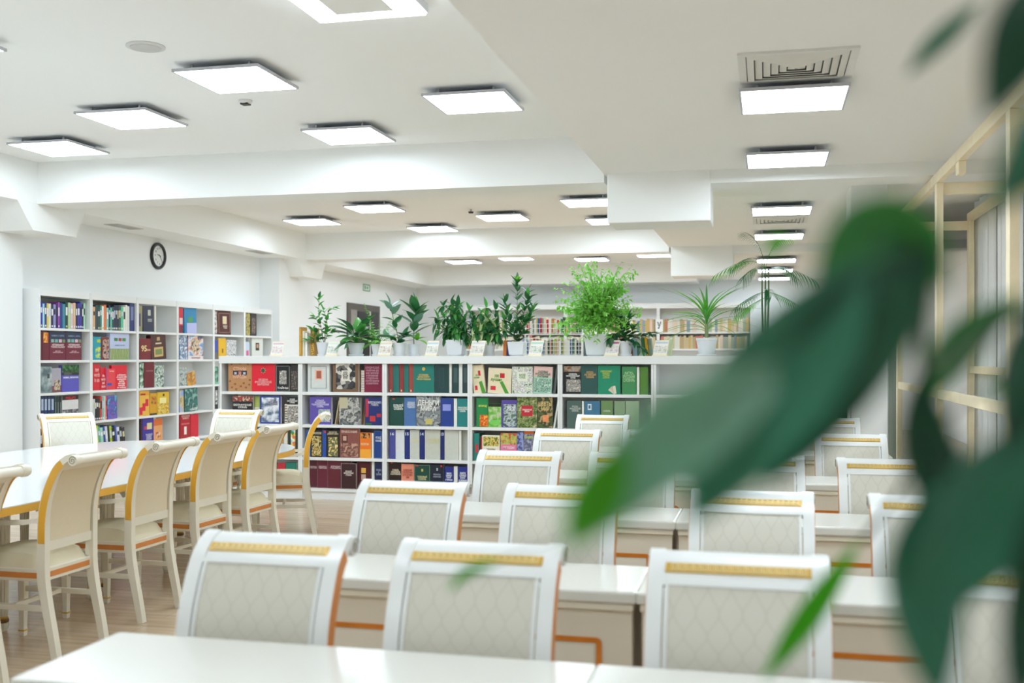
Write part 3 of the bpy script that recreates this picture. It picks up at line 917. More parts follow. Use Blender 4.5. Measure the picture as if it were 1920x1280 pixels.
cb(2, 538, 559, 744, '#d8d4cc', 'white biographic dictionary with black band and round portraits', pic=art(PORT, 25), picbox=(0, 1, 0, .66), extra=[(0, 1, .72, 1, '#1c1c20')], text='РУССКИЙ\nБИОГРАФИЧЕСКИЙ\nСЛОВАРЬ', tc='#f4f4f0', tbox=(.05, .95, .75, .97))
cb(2, 581, 621, 744, '#5f50a8', 'violet encyclopedic dictionary with a pale mechanism drawing', t=.05, text='БОЛЬШОЙ\nРОССИЙСКИЙ\nЭНЦИКЛОПЕДИЧЕСКИЙ\nСЛОВАРЬ', tc='#d8d4f0', tbox=(.08, .9, .62, .92), pic=art(['#5f50a8', '#b8c8a8', '#8090b0', '#d8e0c8'], 22), picbox=(.4, .95, .1, .55))
for i in range(4):
    cb(2, 624 + i * 3.4, 626.6 + i * 3.4, 750, ['#2a2f28', '#c8b898', '#8a6a4a', '#4a3a30'][i], 'thin volume leaning right behind the violet dictionary, ' + ('first', 'second', 'third', 'fourth')[i] + ' from it', spine=True, tilt=.16, dy=.09, t=.16)
cb(2, 636, 676, 745, '#8b8d8c', 'grey etiquette book with a couple in old costume', t=.04, text='ЭТИКЕТ', tc='#c8c4b8', tbox=(.35, .95, .68, .8), pic=art(['#a8a8a4', '#7a7c7c', '#3a3c40', '#c8c8c2', '#8f9190'], 16), extra=[(0, .4, .6, 1, '#c0b898')])
for i in range(2):
    cb(2, 678 + i * 3, 680.4 + i * 3, 752, ['#a8743c', '#d0a868'][i], 'thin ochre volume leaning before the navy etiquette book, ' + ('left', 'right')[i] + ' one', spine=True, tilt=.15, dy=.09, t=.16)
cb(2, 684, 716, 745, '#1d2e6e', 'navy etiquette book with a red rose and red spine strip', t=.04, text='ЗОЛОТАЯ КНИГА\nЭТИКЕТА', tc='#dcdce8', tbox=(.2, .98, .68, .88), extra=[(.05, .22, .3, .95, '#b83048'), (.3, .62, .14, .34, '#c83838'), (.7, .95, .3, .42, '#c02c38'), (.05, .4, 0, .08, '#2f6a48')])
cb(2, 730, 757, 745, '#14463e', 'dark green dictionary with white title, second shelf', text='БОЛЬШОЙ\nСЛОВАРЬ', tc='#eef0e8', tbox=(.3, .98, .55, .8), extra=[(.22, .38, .93, .97, '#d84030')])
cb(2, 757.5, 780, 745, '#4a72a8', 'steel blue economic encyclopedia', text='БОЛЬШАЯ\nЭКОНОМИЧ.\nЭНЦИКЛОП.', tc='#e8ecf2', tbox=(.25, .98, .55, .92))
cb(2, 780.5, 826, 742, '#5d6266', 'grey silvery book about world money with a coin', t=.06, pic=art(['#4a4f53', '#8d9295', '#5d6266', '#b8bbbc', '#3a3f43'], 12), text='ДЕНЬГИ\nМИРА', tc='#f0efe8', tbox=(.06, .94, .5, .86), extra=[(.38, .66, .06, .24, '#c8bc6a')], dy=.02)
cb(2, 826.5, 850, 746, '#22408f', 'blue book with a pale lilac patch', extra=[(.15, .8, .55, .78, '#8f9ae0')])
cb(2, 851, 857, 747, '#e4e6e2', 'white page block beside the blue patch book', spine=True, t=.03)
cb(2, 857.5, 877, 747, '#1f7f80', 'teal finance dictionary against the divider', text='ФИНАНСОВЫЙ\nИ БАНКОВСКИЙ\nСЛОВАРЬ', tc='#e8f2ee', tbox=(.05, .98, .35, .9))
cb(2, 893, 915, 746, '#1f8a4a', 'green garden book with red tomatoes', pic=art(FRUI, 26), picbox=(.3, 1, .02, .42), text='ОГОРОД', tc='#e8e860', tbox=(.2, .9, .68, .76))
cb(2, 915.5, 940, 756, '#4f9a3c', 'green book with a garden path photograph', pic=art(['#2f6a2a', '#6ab04a', '#8ac860', '#c8c8b0'], 20), extra=[(.15, .85, .12, .3, '#7ad060'), (0, 1, .86, 1, '#1c2a18')])
cb(2, 940.5, 969, 750, '#5a4aa0', 'violet garden book with an arched park view', pic=art(['#8aa0b0', '#3a5a48', '#c8d0d8', '#5a7a60'], 22), picbox=(.12, .98, .02, .85), text='МОЙ\nСАД', tc='#f0f0f4', tbox=(.35, .9, .6, .8))
cb(2, 969.5, 1007, 744, '#3f5a30', 'garden design book with a red title square', t=.045, pic=art(FOLI, 22), extra=[(.22, .78, .38, .72, '#c42838')], text='ЛАНДШАФТНЫЙ\nДИЗАЙН', tc='#f4e8e0', tbox=(.26, .74, .48, .64))
cb(2, 1007.5, 1036, 744, '#47512c', 'dark foliage book with a gold title and orange flower', pic=art(['#2c3a1c', '#5a6a3a', '#26301c', '#b8a070'], 20), text='ЦВЕТЫ\nМИР', tc='#d8c080', tbox=(.1, .95, .55, .85), extra=[(.35, .75, .2, .42, art(['#d87840', '#f0a070', '#e89058'], 30))])
cb(2, 1037, 1040, 745, '#dfe4dc', 'thin white volume leaning against the divider, second shelf', spine=True, t=.2, tilt=.16)
cb(2, 1063, 1090, 751, '#4d6660', 'grey-green dictionary with small pale title', text='РУССКО-\nФРАНЦУЗСКИЙ\nСЛОВАРЬ', tc='#c8d0c8', tbox=(.2, .95, .55, .88))
cb(2, 1091, 1095, 752, '#e2e6e0', 'white page block left of the steel blue ring book', spine=True, t=.03)
cb(2, 1096, 1125, 752, '#3f7494', 'steel blue book with white rings and letters', extra=[(.2, .45, .68, .9, '#d8e4ea'), (.26, .39, .73, .85, '#3f7494'), (.15, .3, .3, .42, '#d0dce4'), (.5, .68, .26, .4, '#d0dce4')])
cb(2, 1127, 1149, 751, '#6f8f5c', 'olive green book behind the rearmost left chair', text='СЛОВАРЬ', tc='#c8d4b8', tbox=(.2, .8, .6, .68))
cb(2, 1152, 1172, 752, '#86a07c', 'pale green book behind the blurred leaf edge')
cb(2, 1173, 1198, 752, '#9ab090', 'faded green cover almost lost behind the blurred leaf')
# --- row 3
for a, b_, vt, c, l, k in ((455, 466, 797, '#b0142c', 'red book above the armchair rail, third shelf', {}), (466.5, 474, 798, '#5a1c28', 'maroon narrow book, third shelf', {}),
                           (475, 500, 799, '#2a6f9a', 'blue-teal book with pale heading, third shelf', dict(text='МУЗЕИ\nМИРА', tc='#c8e0ea', tbox=(.2, .8, .65, .9))),
                           (501, 511, 800, '#c8c8c0', 'pale narrow book, third shelf left bay', {}), (512, 522, 803, '#48505a', 'slate narrow book, third shelf left bay', {}),
                           (523, 531, 804, '#b89a6a', 'sand narrow book, third shelf left bay', {}), (532, 539, 806, '#e0dcd0', 'off-white page block, third shelf left bay', {}),
                           (541, 558, 803, '#2c3a2c', 'dark book with a column of small bright pictures', dict(pic=art(['#8ac8d8', '#e8e4d0', '#d87850', '#4a8a5a', '#e8c860'], 30, 'vor'), picbox=(.25, .75, .05, .95)))):
    cb(3, a, b_, vt, c, l, **k)
cb(3, 574, 582.5, 806, '#2a5fa8', 'blue encyclopedia spine left of the mythology book', spine=True, t=.16)
cb(3, 583, 604, 806, '#1c1a18', 'black mythology book with golden figures', text='МИФОЛОГИЯ', tc='#e0d8c0', tbox=(.05, .95, .84, .93), pic=art(GOLDA, 18), picbox=(.08, .92, .04, .78))
cb(3, 604.5, 611.5, 806, '#2a4fa0', 'blue encyclopedia spine left of the golden mask book', spine=True, t=.16, extra=[(.4, .95, .9, .97, '#d83838')])
cb(3, 612, 637, 806, '#2c1f16', 'dark art book with a golden pharaoh mask', text='ИСКУССТВО\nДРЕВНЕГО МИРА', tc='#d8c8a8', tbox=(.08, .92, .82, .95), pic=art(['#c9a24a', '#e8d070', '#3a6a60', '#8a6a2a', '#f0e0a0'], 22), picbox=(.15, .85, .04, .74))
cb(3, 637.5, 673, 803, '#8a5048', 'brown-rose book with an old man portrait', t=.045, text='ПРАВОСЛАВИЕ', tc='#e4c8b8', tbox=(.08, .92, .85, .93), pic=art(['#8a5048', '#b08070', '#5a3028', '#c89a88'], 20), picbox=(.05, .95, .04, .5), extra=[(.1, .4, .5, .78, '#5a3a34'), (.16, .34, .58, .74, '#c8a08a')])
cb(3, 675, 696, 811, '#ee7a20', 'orange book fading to yellow with a fruit picture', extra=[(0, 1, 0, .35, '#f2a83a'), (.1, .9, .78, .98, art(['#7a3a20', '#d89a50', '#4a2418'], 24))], text='РЕЛИГИИ', tc='#f8e0b0', tbox=(.1, .8, .5, .6))
cb(3, 697, 700.5, 812, '#e8e6de', 'white page block right of the orange book', spine=True, t=.03)
cb(3, 701, 716, 807, '#1c4288', 'royal blue book against the divider, third shelf', frame=(.006, '#8a9cc8', .0015), text='ФОНД\nзнаний', tc='#d8dce8', tbox=(.2, .95, .6, .8))
for i, (a, b_) in enumerate(((730, 741), (759, 768), (787, 796), (826, 833))):
    cb(3, a, b_, 805, ['#4a4f98', '#1c2f78', '#1a2c74', '#182868'][i], 'navy volume spine with white numeral, ' + ('first', 'second', 'third', 'fourth')[i] + ' of four', spine=True, t=.2, text=('16', '15', '14', '13')[i], tc='#dfe4f0', tbox=(.15, .85, .8, .9))
for i, (a, b_) in enumerate(((741.5, 758.5), (768.5, 786.5), (796.5, 825.5), (833.5, 860))):
    cb(3, a, b_, 806, ['#d8dde0', '#c9ccc2', '#c5c8bd', '#c9ccc4'][i], 'plain cream-grey volume cover beside navy spine, ' + ('bluish narrow', 'narrow', 'with faint gold title', 'widest plain')[i] + ' one', dy=.034, **(dict(text='СОБРАНИЕ\nСОЧИНЕНИЙ', tc='#d8d0a0', tbox=(.2, .95, .55, .72)) if i in (1, 2) else {}))
cb(3, 860.5, 864.5, 807, '#eceae4', 'white page block of the last cream volume', spine=True, t=.03)
cb(3, 865, 877, 806, '#bfc2ba', 'shaded grey-cream cover against the divider, third shelf', dy=.09)  # cream darkened, its shade put into the cover colour
cb(3, 888, 899, 812, '#1f8078', 'teal spine with red lettering, plant bay', spine=True, t=.18, extra=[(.3, .8, .3, .6, '#c83848')])
cb(3, 901, 903.5, 818, '#b02c34', 'thin red spine, plant bay', spine=True, t=.15)
cb(3, 904, 937, 816, '#ece8d8', 'white book with yellow field flowers and green foot', pic=art(['#c8a838', '#8a6a28', '#e8d878', '#5a6a28'], 26), picbox=(.05, .95, .58, .95), extra=[(.2, .8, .02, .12, '#6a8a58')], text='ТРАВЫ', tc='#a89060', tbox=(.25, .75, .42, .5))
cb(3, 938.5, 969, 812, '#e880a8', 'pink and green berry book', pic=art(['#4a9a3a', '#d84040', '#8ac860', '#e8b060'], 28), picbox=(0, 1, .6, 1), extra=[(.1, .9, .12, .26, art(['#6ab04a', '#d84848', '#f0e0d0'], 40))], text='ЯГОДЫ', tc='#f8f0f0', tbox=(.15, .85, .44, .54))
cb(3, 969.5, 982, 810, '#5868b0', 'blue-violet narrow book beside the pink one', pic=art(['#5868b0', '#a0a8d8', '#40508a'], 26))
cb(3, 982.5, 1001, 805, '#6a5a80', 'dusky violet book with orange top and lime title', pic=art(['#6a5a80', '#8a90a8', '#4a5070', '#a8a8c0'], 18), extra=[(0, 1, .86, 1, '#d86a28')], text='ПРАВИЛА', tc='#c8e060', tbox=(.05, .95, .72, .8))
for i, (a, b_, c) in enumerate(((1002, 1016, '#7a8a6a'), (1017, 1032, '#a05a60'), (1060, 1082, '#3f6a58'), (1086, 1110, '#50706a'))):
    cb(3, a, b_, 808, c, ('sage', 'rose', 'sea-green', 'slate-green')[i] + ' book hidden behind a chair back, third shelf')
# --- row 4
for a, b_, vt, c, l, k in ((440, 456, 866, '#7a2a30', 'wine book under the armchairs, bottom shelf', {}), (458, 474, 866, '#2f4a6a', 'slate-blue book under the armchairs, bottom shelf', {}), (500, 518, 868, '#a83038', 'crimson book under the armchairs, bottom shelf', {}),
                           (521, 535, 868, '#c02838', 'red book seen above the far armchair seat, bottom shelf', dict(text='СЛОВАРЬ', tc='#f0d0c8', tbox=(.1, .9, .3, .42))),
                           (536, 556, 867, '#1f7a6a', 'teal book with a white picture patch, bottom shelf', dict(extra=[(.45, .95, .1, .5, '#e8e8e4'), (.6, .85, .15, .4, '#40484a')]))):
    cb(4, a, b_, vt, c, l, **k)
for i, (a, b_) in enumerate(((579, 596), (595, 615), (614, 660))):
    cb(4, a, b_, 861, ['#5a1c2c', '#6a2236', '#64202f'][i], 'maroon legal encyclopedia with pale corner lines, ' + ('leftmost', 'middle', 'widest')[i] + ' of three', t=.03, dy=[.06, .045, .03][i], frame=(.005, '#a87a80', .0012), text=['ЮРИДИЧЕСКАЯ\nЭНЦИКЛОПЕДИЯ'] [0], tc='#e0c8c8', tbox=(.12, .9, .66, .78))
cb(4, 639, 669, 868, '#3c1c22', 'dark brown law dictionary with white border', dy=.005, t=.02, frame=(.004, '#d8ccc8', .0018), text='БОЛЬШОЙ\nЮРИДИЧЕСКИЙ\nСЛОВАРЬ', tc='#e8dcd4', tbox=(.2, .8, .5, .75))
cb(4, 669.5, 696, 863, '#4c141e', 'maroon book with a small gold picture, bottom shelf', frame=(.004, '#8a5a5c', .0012), extra=[(.3, .62, .56, .74, '#e0b050'), (.3, .62, .32, .52, '#c8a898')])
cb(4, 697, 702, 865, '#dcdfda', 'white page block beside the maroon gold book', spine=True, t=.03)
cb(4, 703, 716, 865, '#1c2850', 'navy book with pale lettering against the divider, bottom shelf', text='ПРАВО\nИ\nЗАКОН', tc='#a8b4d0', tbox=(.2, .9, .4, .85))
cb(4, 730, 752, 865, '#2c1a18', 'black-brown dictionary with white and gold title, bottom shelf', text='СЛОВАРЬ\nСИНОНИМОВ\nИ АНТОНИМОВ', tc='#e8dcc0', tbox=(.12, .98, .45, .82), extra=[(.1, .26, .93, .98, '#d84030')])
cb(4, 752.5, 776, 870, '#e8937a', 'salmon reference book dated 2008', text='НОВЕЙШИЙ\nСПРАВОЧНИК\nБУХГАЛТЕРА\n2008', tc='#a04a38', tbox=(.08, .95, .4, .9))
cb(4, 776.5, 807, 871, '#14493e', 'dark green dictionary with a pale border', frame=(.004, '#c8d0c4', .0018), text='ТОЛКОВЫЙ\nСЛОВАРЬ', tc='#d8d4a0', tbox=(.2, .8, .42, .6), extra=[(.1, .26, .93, .98, '#d84030'), (.44, .56, .74, .84, '#c8b860')])
cb(4, 807.5, 832, 870, '#1a2438', 'dark navy book with a small emblem and red dot', frame=(.004, '#50586a', .0012), text='ФИНАНСЫ\nсправочник', tc='#a8b0c0', tbox=(.2, .8, .5, .66), extra=[(.75, .88, .9, .97, '#d84848'), (.44, .56, .76, .86, '#b0b8c0')])
for i, (a, b_) in enumerate(((834, 850), (859, 877))):
    cb(4, a, b_, 875, '#20308a', 'cobalt book on securities with white lettering, ' + ('left', 'right')[i] + ' one of two', text='РЫНОК\nЦЕННЫХ\nБУМАГ\nв таблицах', tc='#e8ecf4', tbox=(.08, .95, .3, .92))
cb(4, 851, 858, 874, '#e0e3e0', 'white page block between the cobalt books', spine=True, t=.03)
for i, (a, b_, c) in enumerate(((890, 910, '#4a6a8a'), (915, 938, '#8a3a3a'), (945, 970, '#3a5a48'), (1065, 1090, '#5a4a6a'))):
    cb(4, a, b_, 868, c, ('denim blue', 'brick red', 'pine green', 'plum')[i] + ' book hidden behind a chair back, bottom shelf')
# right end bay
cb(1, 1546, 1588, 690, '#20302c', 'dark book with white emblem at the right end of the counter, upper shelf', pic=art(['#20302c', '#6a7a74', '#20302c', '#303f3a'], 30), picbox=(.3, .7, .3, .7))
cb(2, 1552, 1588, 752, '#1f3a30', 'dark green book with white emblem at the right end, second shelf', pic=art(['#1f3a30', '#8aa098', '#1f3a30', '#2f4a40'], 30), picbox=(.2, .6, .35, .8))
cb(2, 1534, 1550, 754, '#cfd4cc', 'pale volume beside the dark green book at the right end', spine=False)

# counter bookcases: 9 units of .89 m
UX = [at(u, Y=YC).x for u in (412, 563, 721, 881, 1050)]
wd = (UX[4] - UX[1]) / 3
while UX[-1] < .6: UX.append(UX[-1] + wd)
UX[-1] = .735
nm = ['left end unit with the tan and red books', 'unit with the dashed frame and portrait books', 'unit with the teal emblem book', 'unit with garden books',
      'unit with green dictionaries', 'first unit hidden by leaves', 'second unit hidden by leaves', 'third unit hidden by leaves', 'fourth unit hidden by leaves']
for i in range(len(UX) - 1):
    a, b_ = UX[i] - UX[i], UX[i + 1] - UX[i] - .002
    t = thing('counter_bookcase', 'low white bookcase of the counter, ' + (nm[i] if i < len(UX) - 2 else 'right end unit with two dark books'), 'bookcase', (UX[i], YC, 0), 0, 'low white bookcases forming a counter')
    for x0 in (0, b_ - .022): MB().box(x0, x0 + .022, 0, .36, .0, 1.371).build('side_panel', SHELFW, t)
    for k in (1, 2, 3): MB().box(.0225, b_ - .0225, .004, .345, SH[k] - .03, SH[k]).build('shelf', SHELFW, t, bevel=.002)
    MB().box(.0225, b_ - .0225, .004, .345, SH[4] - .03, SH[4]).build('shelf', SHELFW, t)
    MB().box(.0225, b_ - .0225, .02, .345, 0, SH[4] - .031).build('plinth', SHELFW, t)
    MB().box(.0225, b_ - .0225, .346, .36, 0, 1.371).build('back_panel', SHELFW, t)
MB2 = MB().box(UX[0] - .005, UX[-1] + .003, YC - .012, YC + .56, 1.372, 1.448)
tag(MB2.build('countertop', SHELFW, bevel=.003), 'long white top board running over the low bookcases', 'countertop')

# ================================================================ WALL BOOKSHELF (left)
XW = -7.107
SL = {1: 1.735, 2: 1.405, 3: 1.072, 4: .742, 5: .41, 6: .1}
BY = [9.35, 10.207, 11.085, 11.953, 12.842, 13.704, 14.56]
bl = ['farthest from the door, nearest the pilaster', 'second bay with red dictionaries', 'third bay with number 95 book', 'fourth bay with the Adygea book', 'fifth bay', 'last bay before the far pilaster']
for i in range(6):
    L_ = BY[i + 1] - BY[i] - .002
    t = thing('wall_bookcase', 'tall white bookcase on the left wall, ' + bl[i].replace('farthest from the door, nearest the pilaster', 'first bay beside the near pilaster with toxicology books'), 'bookcase', (XW, BY[i], 0), 0, 'tall white bookcases on the left wall')
    for y0 in (0, L_ - .022): MB().box(-.3, 0, y0, y0 + .022, 0, 2.13).build('side_panel', SHELFW, t)
    for k in range(1, 7): MB().box(-.285, -.004, .0225, L_ - .0225, SL[k] - .026, SL[k]).build('shelf', SHELFW, t, bevel=.002)
    MB().box(-.285, -.004, .0225, L_ - .0225, 2.06, 2.13).build('top_board', SHELFW, t)
    MB().box(-.3, -.286, .0225, L_ - .0225, 0, 2.13).build('back_panel', SHELFW, t)
    MB().box(-.28, -.02, .0225, L_ - .0225, 0, SL[6] - .027).build('plinth', SHELFW, t)


def wb(row, u0, u1, vt, cover, label, **k):
    k.setdefault('t', .03)
    t = k.pop('t'); x = XW - k.pop('dx', .025) - R.uniform(0, .004)
    a, b_ = at(u0, X=x).y, at(u1, X=x).y
    top = at((u0 + u1) / 2, vt, X=x).z
    h = min(max(.12, top - SL[row]), .31 if row > 1 else .32)
    return book((x, (a + b_) / 2, SL[row] + .0005), pi / 2, b_ - a - .001, h, t, cover, label, 'books in the wall bookcases', **k)


CN = {}


def cname(h):
    h = h.strip('#'); r, g, b_ = [int(h[i:i + 2], 16) for i in (0, 2, 4)]
    import colorsys
    H, L_, S = colorsys.rgb_to_hls(r / 255, g / 255, b_ / 255)
    d = 'dark ' if L_ < .3 else ('pale ' if L_ > .72 else '')
    if S < .15: return 'black' if L_ < .18 else (d + 'grey' if L_ < .8 else 'off-white')
    H *= 360
    for lim, n__ in ((15, 'red'), (40, 'orange'), (65, 'yellow'), (90, 'lime'), (160, 'green'), (195, 'teal'), (250, 'blue'), (300, 'violet'), (340, 'pink'), (361, 'red')):
        if H < lim: return d + n__


ORD = 'first second third fourth fifth sixth seventh eighth ninth tenth eleventh twelfth thirteenth fourteenth fifteenth sixteenth seventeenth eighteenth nineteenth twentieth'.split()


def spines(row, u0, u1, vts, cols, where, tilt=0):
    n_ = len(cols); ws = [R.uniform(.75, 1.3) for _ in cols]; T = sum(ws); u = u0
    for i, c in enumerate(cols):
        du = (u1 - u0) * ws[i] / T
        vt = vts + R.uniform(-1, 5) * (0.4 if i and cols[i - 1] == c else 1)
        wb(row, u, u + du - .3, vt, c, f'{cname(c)} spine, {ORD[i]} from the left on {where}', spine=True, t=.2, tilt=tilt,
           extra=[(.15, .85, .55 + R.uniform(-.1, .1), .8, mat(R.choice(['#e8e8ee', '#d8d0a0', '#c8d0e0', '#20242c', '#f0f0e8']), .5, 0)), (.2, .8, .05, .12, mat(R.choice(['#f0f0f0', '#d0c890', '#e0e4ee']), .5, 0))] if R.random() < .8 else None)
        u += du


spines(1, 75.5, 160, 565.5, ['#3b2fb0', '#a8dcd8', '#1f3b8f', '#e0c830', '#e4e2d4', '#1c2447', '#8f8fc8', '#2b2050', '#a040b0', '#1f3a80', '#3a8aa0', '#1a3a3a', '#b8d8a0', '#d8c8d0', '#e8b898', '#1f2a40', '#4038a0', '#4038a0', '#202838', '#a8e0c0'], 'the top shelf of the first wall bay')
spines(1, 174.5, 243, 572, ['#e8b888', '#2f4a50', '#38484a', '#1f8a78', '#f0ece8', '#e87838', '#78c8c0', '#302050', '#60c8a8', '#38485a', '#2a3448', '#2a3448', '#2a3448', '#3a5058', '#50c898', '#e8e8e0', '#e8e8e0', '#d8dcd8'], 'the top shelf of the second wall bay')
wb(1, 243.5, 252, 570, '#283878', 'thick navy volume spine at the end of the second wall bay', spine=True, t=.2, extra=[(.2, .8, .4, .9, mat('#7a84b0', .5, 0))])
wb(1, 260, 267, 573, '#9a9470', 'olive book with a violet ornament, top shelf third bay', extra=[(.0, .5, .2, .7, '#40306a')])
wb(1, 268.5, 289, 573, '#28304a', 'dark navy book with a pale crest, top shelf third bay', t=.05, tilt=-.03, extra=[(.45, .7, .62, .84, '#c8c8b8')], text='КНИГА\nО НАС', tc='#e0e0d8', tbox=(.4, .8, .38, .5))
wb(1, 290, 292.5, 573, '#e8e6da', 'white page block right of the navy crest book', spine=True, t=.05)
wb(1, 336, 343, 577, '#d01c34', 'red strip of a book, top shelf fourth bay', extra=[(0, 1, 0, .3, '#7a2434'), (.1, .9, .35, .6, '#f0d0d0')])
wb(1, 346, 369, 577, '#2a86b8', 'blue and teal book with a leafy island and lilac lower half', t=.045, tilt=-.04, extra=[(.2, 1, 0, .42, '#b8bce8'), (.3, .7, .44, .66, '#4f9a60')])
wb(1, 402, 407, 583, '#b8b0b8', 'pale narrow picture book, top shelf fifth bay', pic=art(['#b8b0b8', '#7a6a70', '#e0d8d0'], 20))
wb(1, 408, 433, 583, '#4f1420', 'maroon gilt book with an arched emblem, top shelf fifth bay', t=.06, tilt=-.02, frame=(.03, '#c8a878', .004), extra=[(.38, .68, .45, .78, '#e0cfa8')], text='КНИГА\nТАЙН', tc='#f0e4cc', tbox=(.3, .8, .26, .4))
wb(1, 460.5, 469, 586, '#4a4240', 'dark figured book, top shelf last bay', pic=art(['#3a3230', '#8a8070', '#c8b850', '#5a4a40'], 18))
wb(1, 470, 481, 587, '#26262a', 'black book with grey ornament, top shelf last bay', pic=art(['#26262a', '#7a7a7a', '#26262a', '#b08a70'], 20), picbox=(.2, .8, .1, .8))
# row 2
wb(2, 75.5, 79.5, 622, '#5a2430', 'thin maroon spine with round pictures, second shelf first bay', spine=True, t=.2)
wb(2, 80, 92, 622, '#6a1c2c', 'maroon toxicology cover strip with an orange vessel', extra=[(.1, .85, .62, .98, art(['#e08a30', '#c85a20', '#f0b850'], 20))])
for i, (a, b_) in enumerate(((92.5, 123), (123.5, 153))):
    q = wb(2, a, b_, 621.5, '#701c34', 'navy and maroon veterinary toxicology book, ' + ('left', 'right')[i] + ' of the twin covers', extra=[(0, 1, .62, 1, '#22304e'), (.1, .28, .62, .73, '#8fb0a0'), (.33, .52, .62, .73, '#70b0a8'), (.57, .76, .62, .73, '#d8b8c8'), (.8, .97, .62, .73, '#7a8a60')],
           text='VETERINARY\nTOXICOLOGY', tc='#f0d8dc', tbox=(.06, .96, .43, .57), pic=None)
    lettering('BASIC AND\nCLINICAL PRINCIPLES', -.08, .08, .075, .1, -.0048, mat('#e0b8c0', .5, 0), q)
    lettering('RAMESH C. GUPTA', -.1, .1, .245, .262, -.0048, mat('#8a98b0', .5, 0), q)
wb(2, 174.5, 189, 631, '#1f9ab0', 'cyan book with a yellow splash, second shelf', extra=[(.3, .95, .08, .55, art(['#c8d828', '#1f9ab0', '#d8e040'], 20)), (.5, .95, .75, .88, '#b8c838')])
wb(2, 190, 204, 632, '#7a2c28', 'brown-red book with a black picture, second shelf', pic=art(['#7a2c28', '#2a1a18', '#c8b0a0', '#8a3a30'], 18), picbox=(.2, 1, .05, .9))
q = wb(2, 206, 242, 624.5, '#bcc8e8', 'pale blue book with a green crop field and three round pictures', t=.05, extra=[(0, 1, 0, .42, art(['#3f8a34', '#7ab860', '#2f6a2c', '#c8b890'], 14, 'wave')), (.22, .4, .7, .82, '#3a7a40'), (.44, .6, .7, .82, '#a84838'), (.64, .82, .7, .82, '#4a8a3a')], text='AGROECOLOGY', tc='#6a7aa0', tbox=(.1, .9, .52, .57))
wb(2, 262, 283, 634.5, '#7a1c24', 'maroon anniversary book with a large 95', text='95', tc='#f0d898', tbox=(.1, .6, .38, .68), extra=[(.62, .95, .42, .5, '#c89a70')])
wb(2, 284, 312, 627, '#4a2018', 'dark brown book with an oval gold landscape medal', t=.06, tilt=-.07, extra=[(.2, .8, .12, .5, '#d0b070'), (.28, .72, .2, .42, '#7a8a50'), (.3, .7, .62, .68, '#d8c8a0'), (.4, .6, .76, .9, '#c0a070')])
wb(2, 337, 351, 628.5, '#3a6aa8', 'blue and white winter castle book', tilt=-.03, pic=art(['#3a6aa8', '#e0e6ee', '#88a8c8', '#2a4a78', '#f0f0f4'], 18))
wb(2, 352, 381, 627, '#2f3fa0', 'blue and sunset coloured book with an inset photograph', t=.04, pic=art(SKY, 9), extra=[(.25, .72, .3, .82, art(['#1c1c20', '#c8a870', '#e8d8c0', '#4a3a30'], 20)), (0, 1, 0, .14, '#e8e0e0')], text='КРАСНОДАР', tc='#8a2a28', tbox=(.05, .95, .02, .1))
wb(2, 402.5, 409, 637, '#3f50a8', 'blue narrow landscape book, second shelf fifth bay', extra=[(0, 1, 0, .35, '#6a6a68')])
wb(2, 410, 424, 634, '#e8b820', 'bright yellow book with a small dark figure', tilt=-.02, extra=[(.45, .62, .3, .5, '#7a4a10')])
wb(2, 425, 443, 637, '#e6e8ec', 'white book with scattered blue and black houses', pic=art(WHB, 24))
wb(2, 460.5, 468, 641, '#c8d8f0', 'pale blue book with a pink swirl, second shelf last bay', tilt=-.05, extra=[(.2, .8, .2, .5, '#e05a88')])
wb(2, 469, 493, 633, '#dfe3de', 'pale grey-green book with a small oval portrait', extra=[(.42, .7, .4, .76, '#2a2422'), (.48, .64, .52, .7, '#c89a78'), (.0, .12, .0, 1, '#8a9a90')])
# row 3
wb(3, 76, 97, 687, '#5f7076', 'foggy grey-teal book with a pale waterfall shape', pic=art(['#34484e', '#5f7076', '#8a9a9c', '#b8c4c4'], 7), extra=[(.6, .8, .55, .72, '#3a4448')])
wb(3, 97.5, 115, 690, '#a8a4b0', 'grey-mauve book with a plant cluster', tilt=-.03, extra=[(0, 1, 0, .28, '#7a4a50'), (.25, .85, .1, .5, art(['#e8e0c8', '#a86a58', '#d8d0b0', '#5a4a4a'], 22))])
wb(3, 116, 148, 684, '#5854b8', 'violet animal behaviour book with dark green top pictures', t=.04, extra=[(0, 1, .72, 1, art(['#1c3a20', '#2c6a34', '#142018', '#4a8a4a'], 14)), (0, 1, .62, .72, art(['#1a1a1c', '#5a5a58', '#20281e'], 14))], text='ANIMAL BEHAVIOR', tc='#f0f0f8', tbox=(.05, .95, .5, .57))
ch = 'red dictionary with rows of white words, '
wb(3, 175, 187, 682.5, '#d81c30', ch + 'at the left edge of the second bay', text='new\nwords\nin use', tc='#f0b0b0', tbox=(.05, .95, .3, .85))
wb(3, 188, 198.5, 688, '#d42034', ch + 'narrow one left of the orange-red guide', text='the\nwords\nand\nmore', tc='#f8d8d8', tbox=(.1, .9, .1, .7))
wb(3, 199.5, 216, 691, '#e8404a', 'orange-red guide with a blue tag and violet left edge', dx=.01, extra=[(0, .1, 0, 1, '#8a60a8'), (.1, .6, .2, .32, '#3a50b0')], text='learning', tc='#f8d0c8', tbox=(.15, .95, .84, .92))
wb(3, 209, 238, 684.5, '#dd1230', ch + 'widest, with a short heading', text='a dictionary\nof words with\nexplanations\nspelling\nand usage\nexamples\nfor students', tc='#fbe8e8', tbox=(.3, .95, .04, .64))
wb(3, 262, 269, 680, '#6a8a70', 'green and white narrow book, third shelf third bay', pic=art(['#2f5a40', '#e8ece8', '#88b098', '#1c3a2c'], 16))
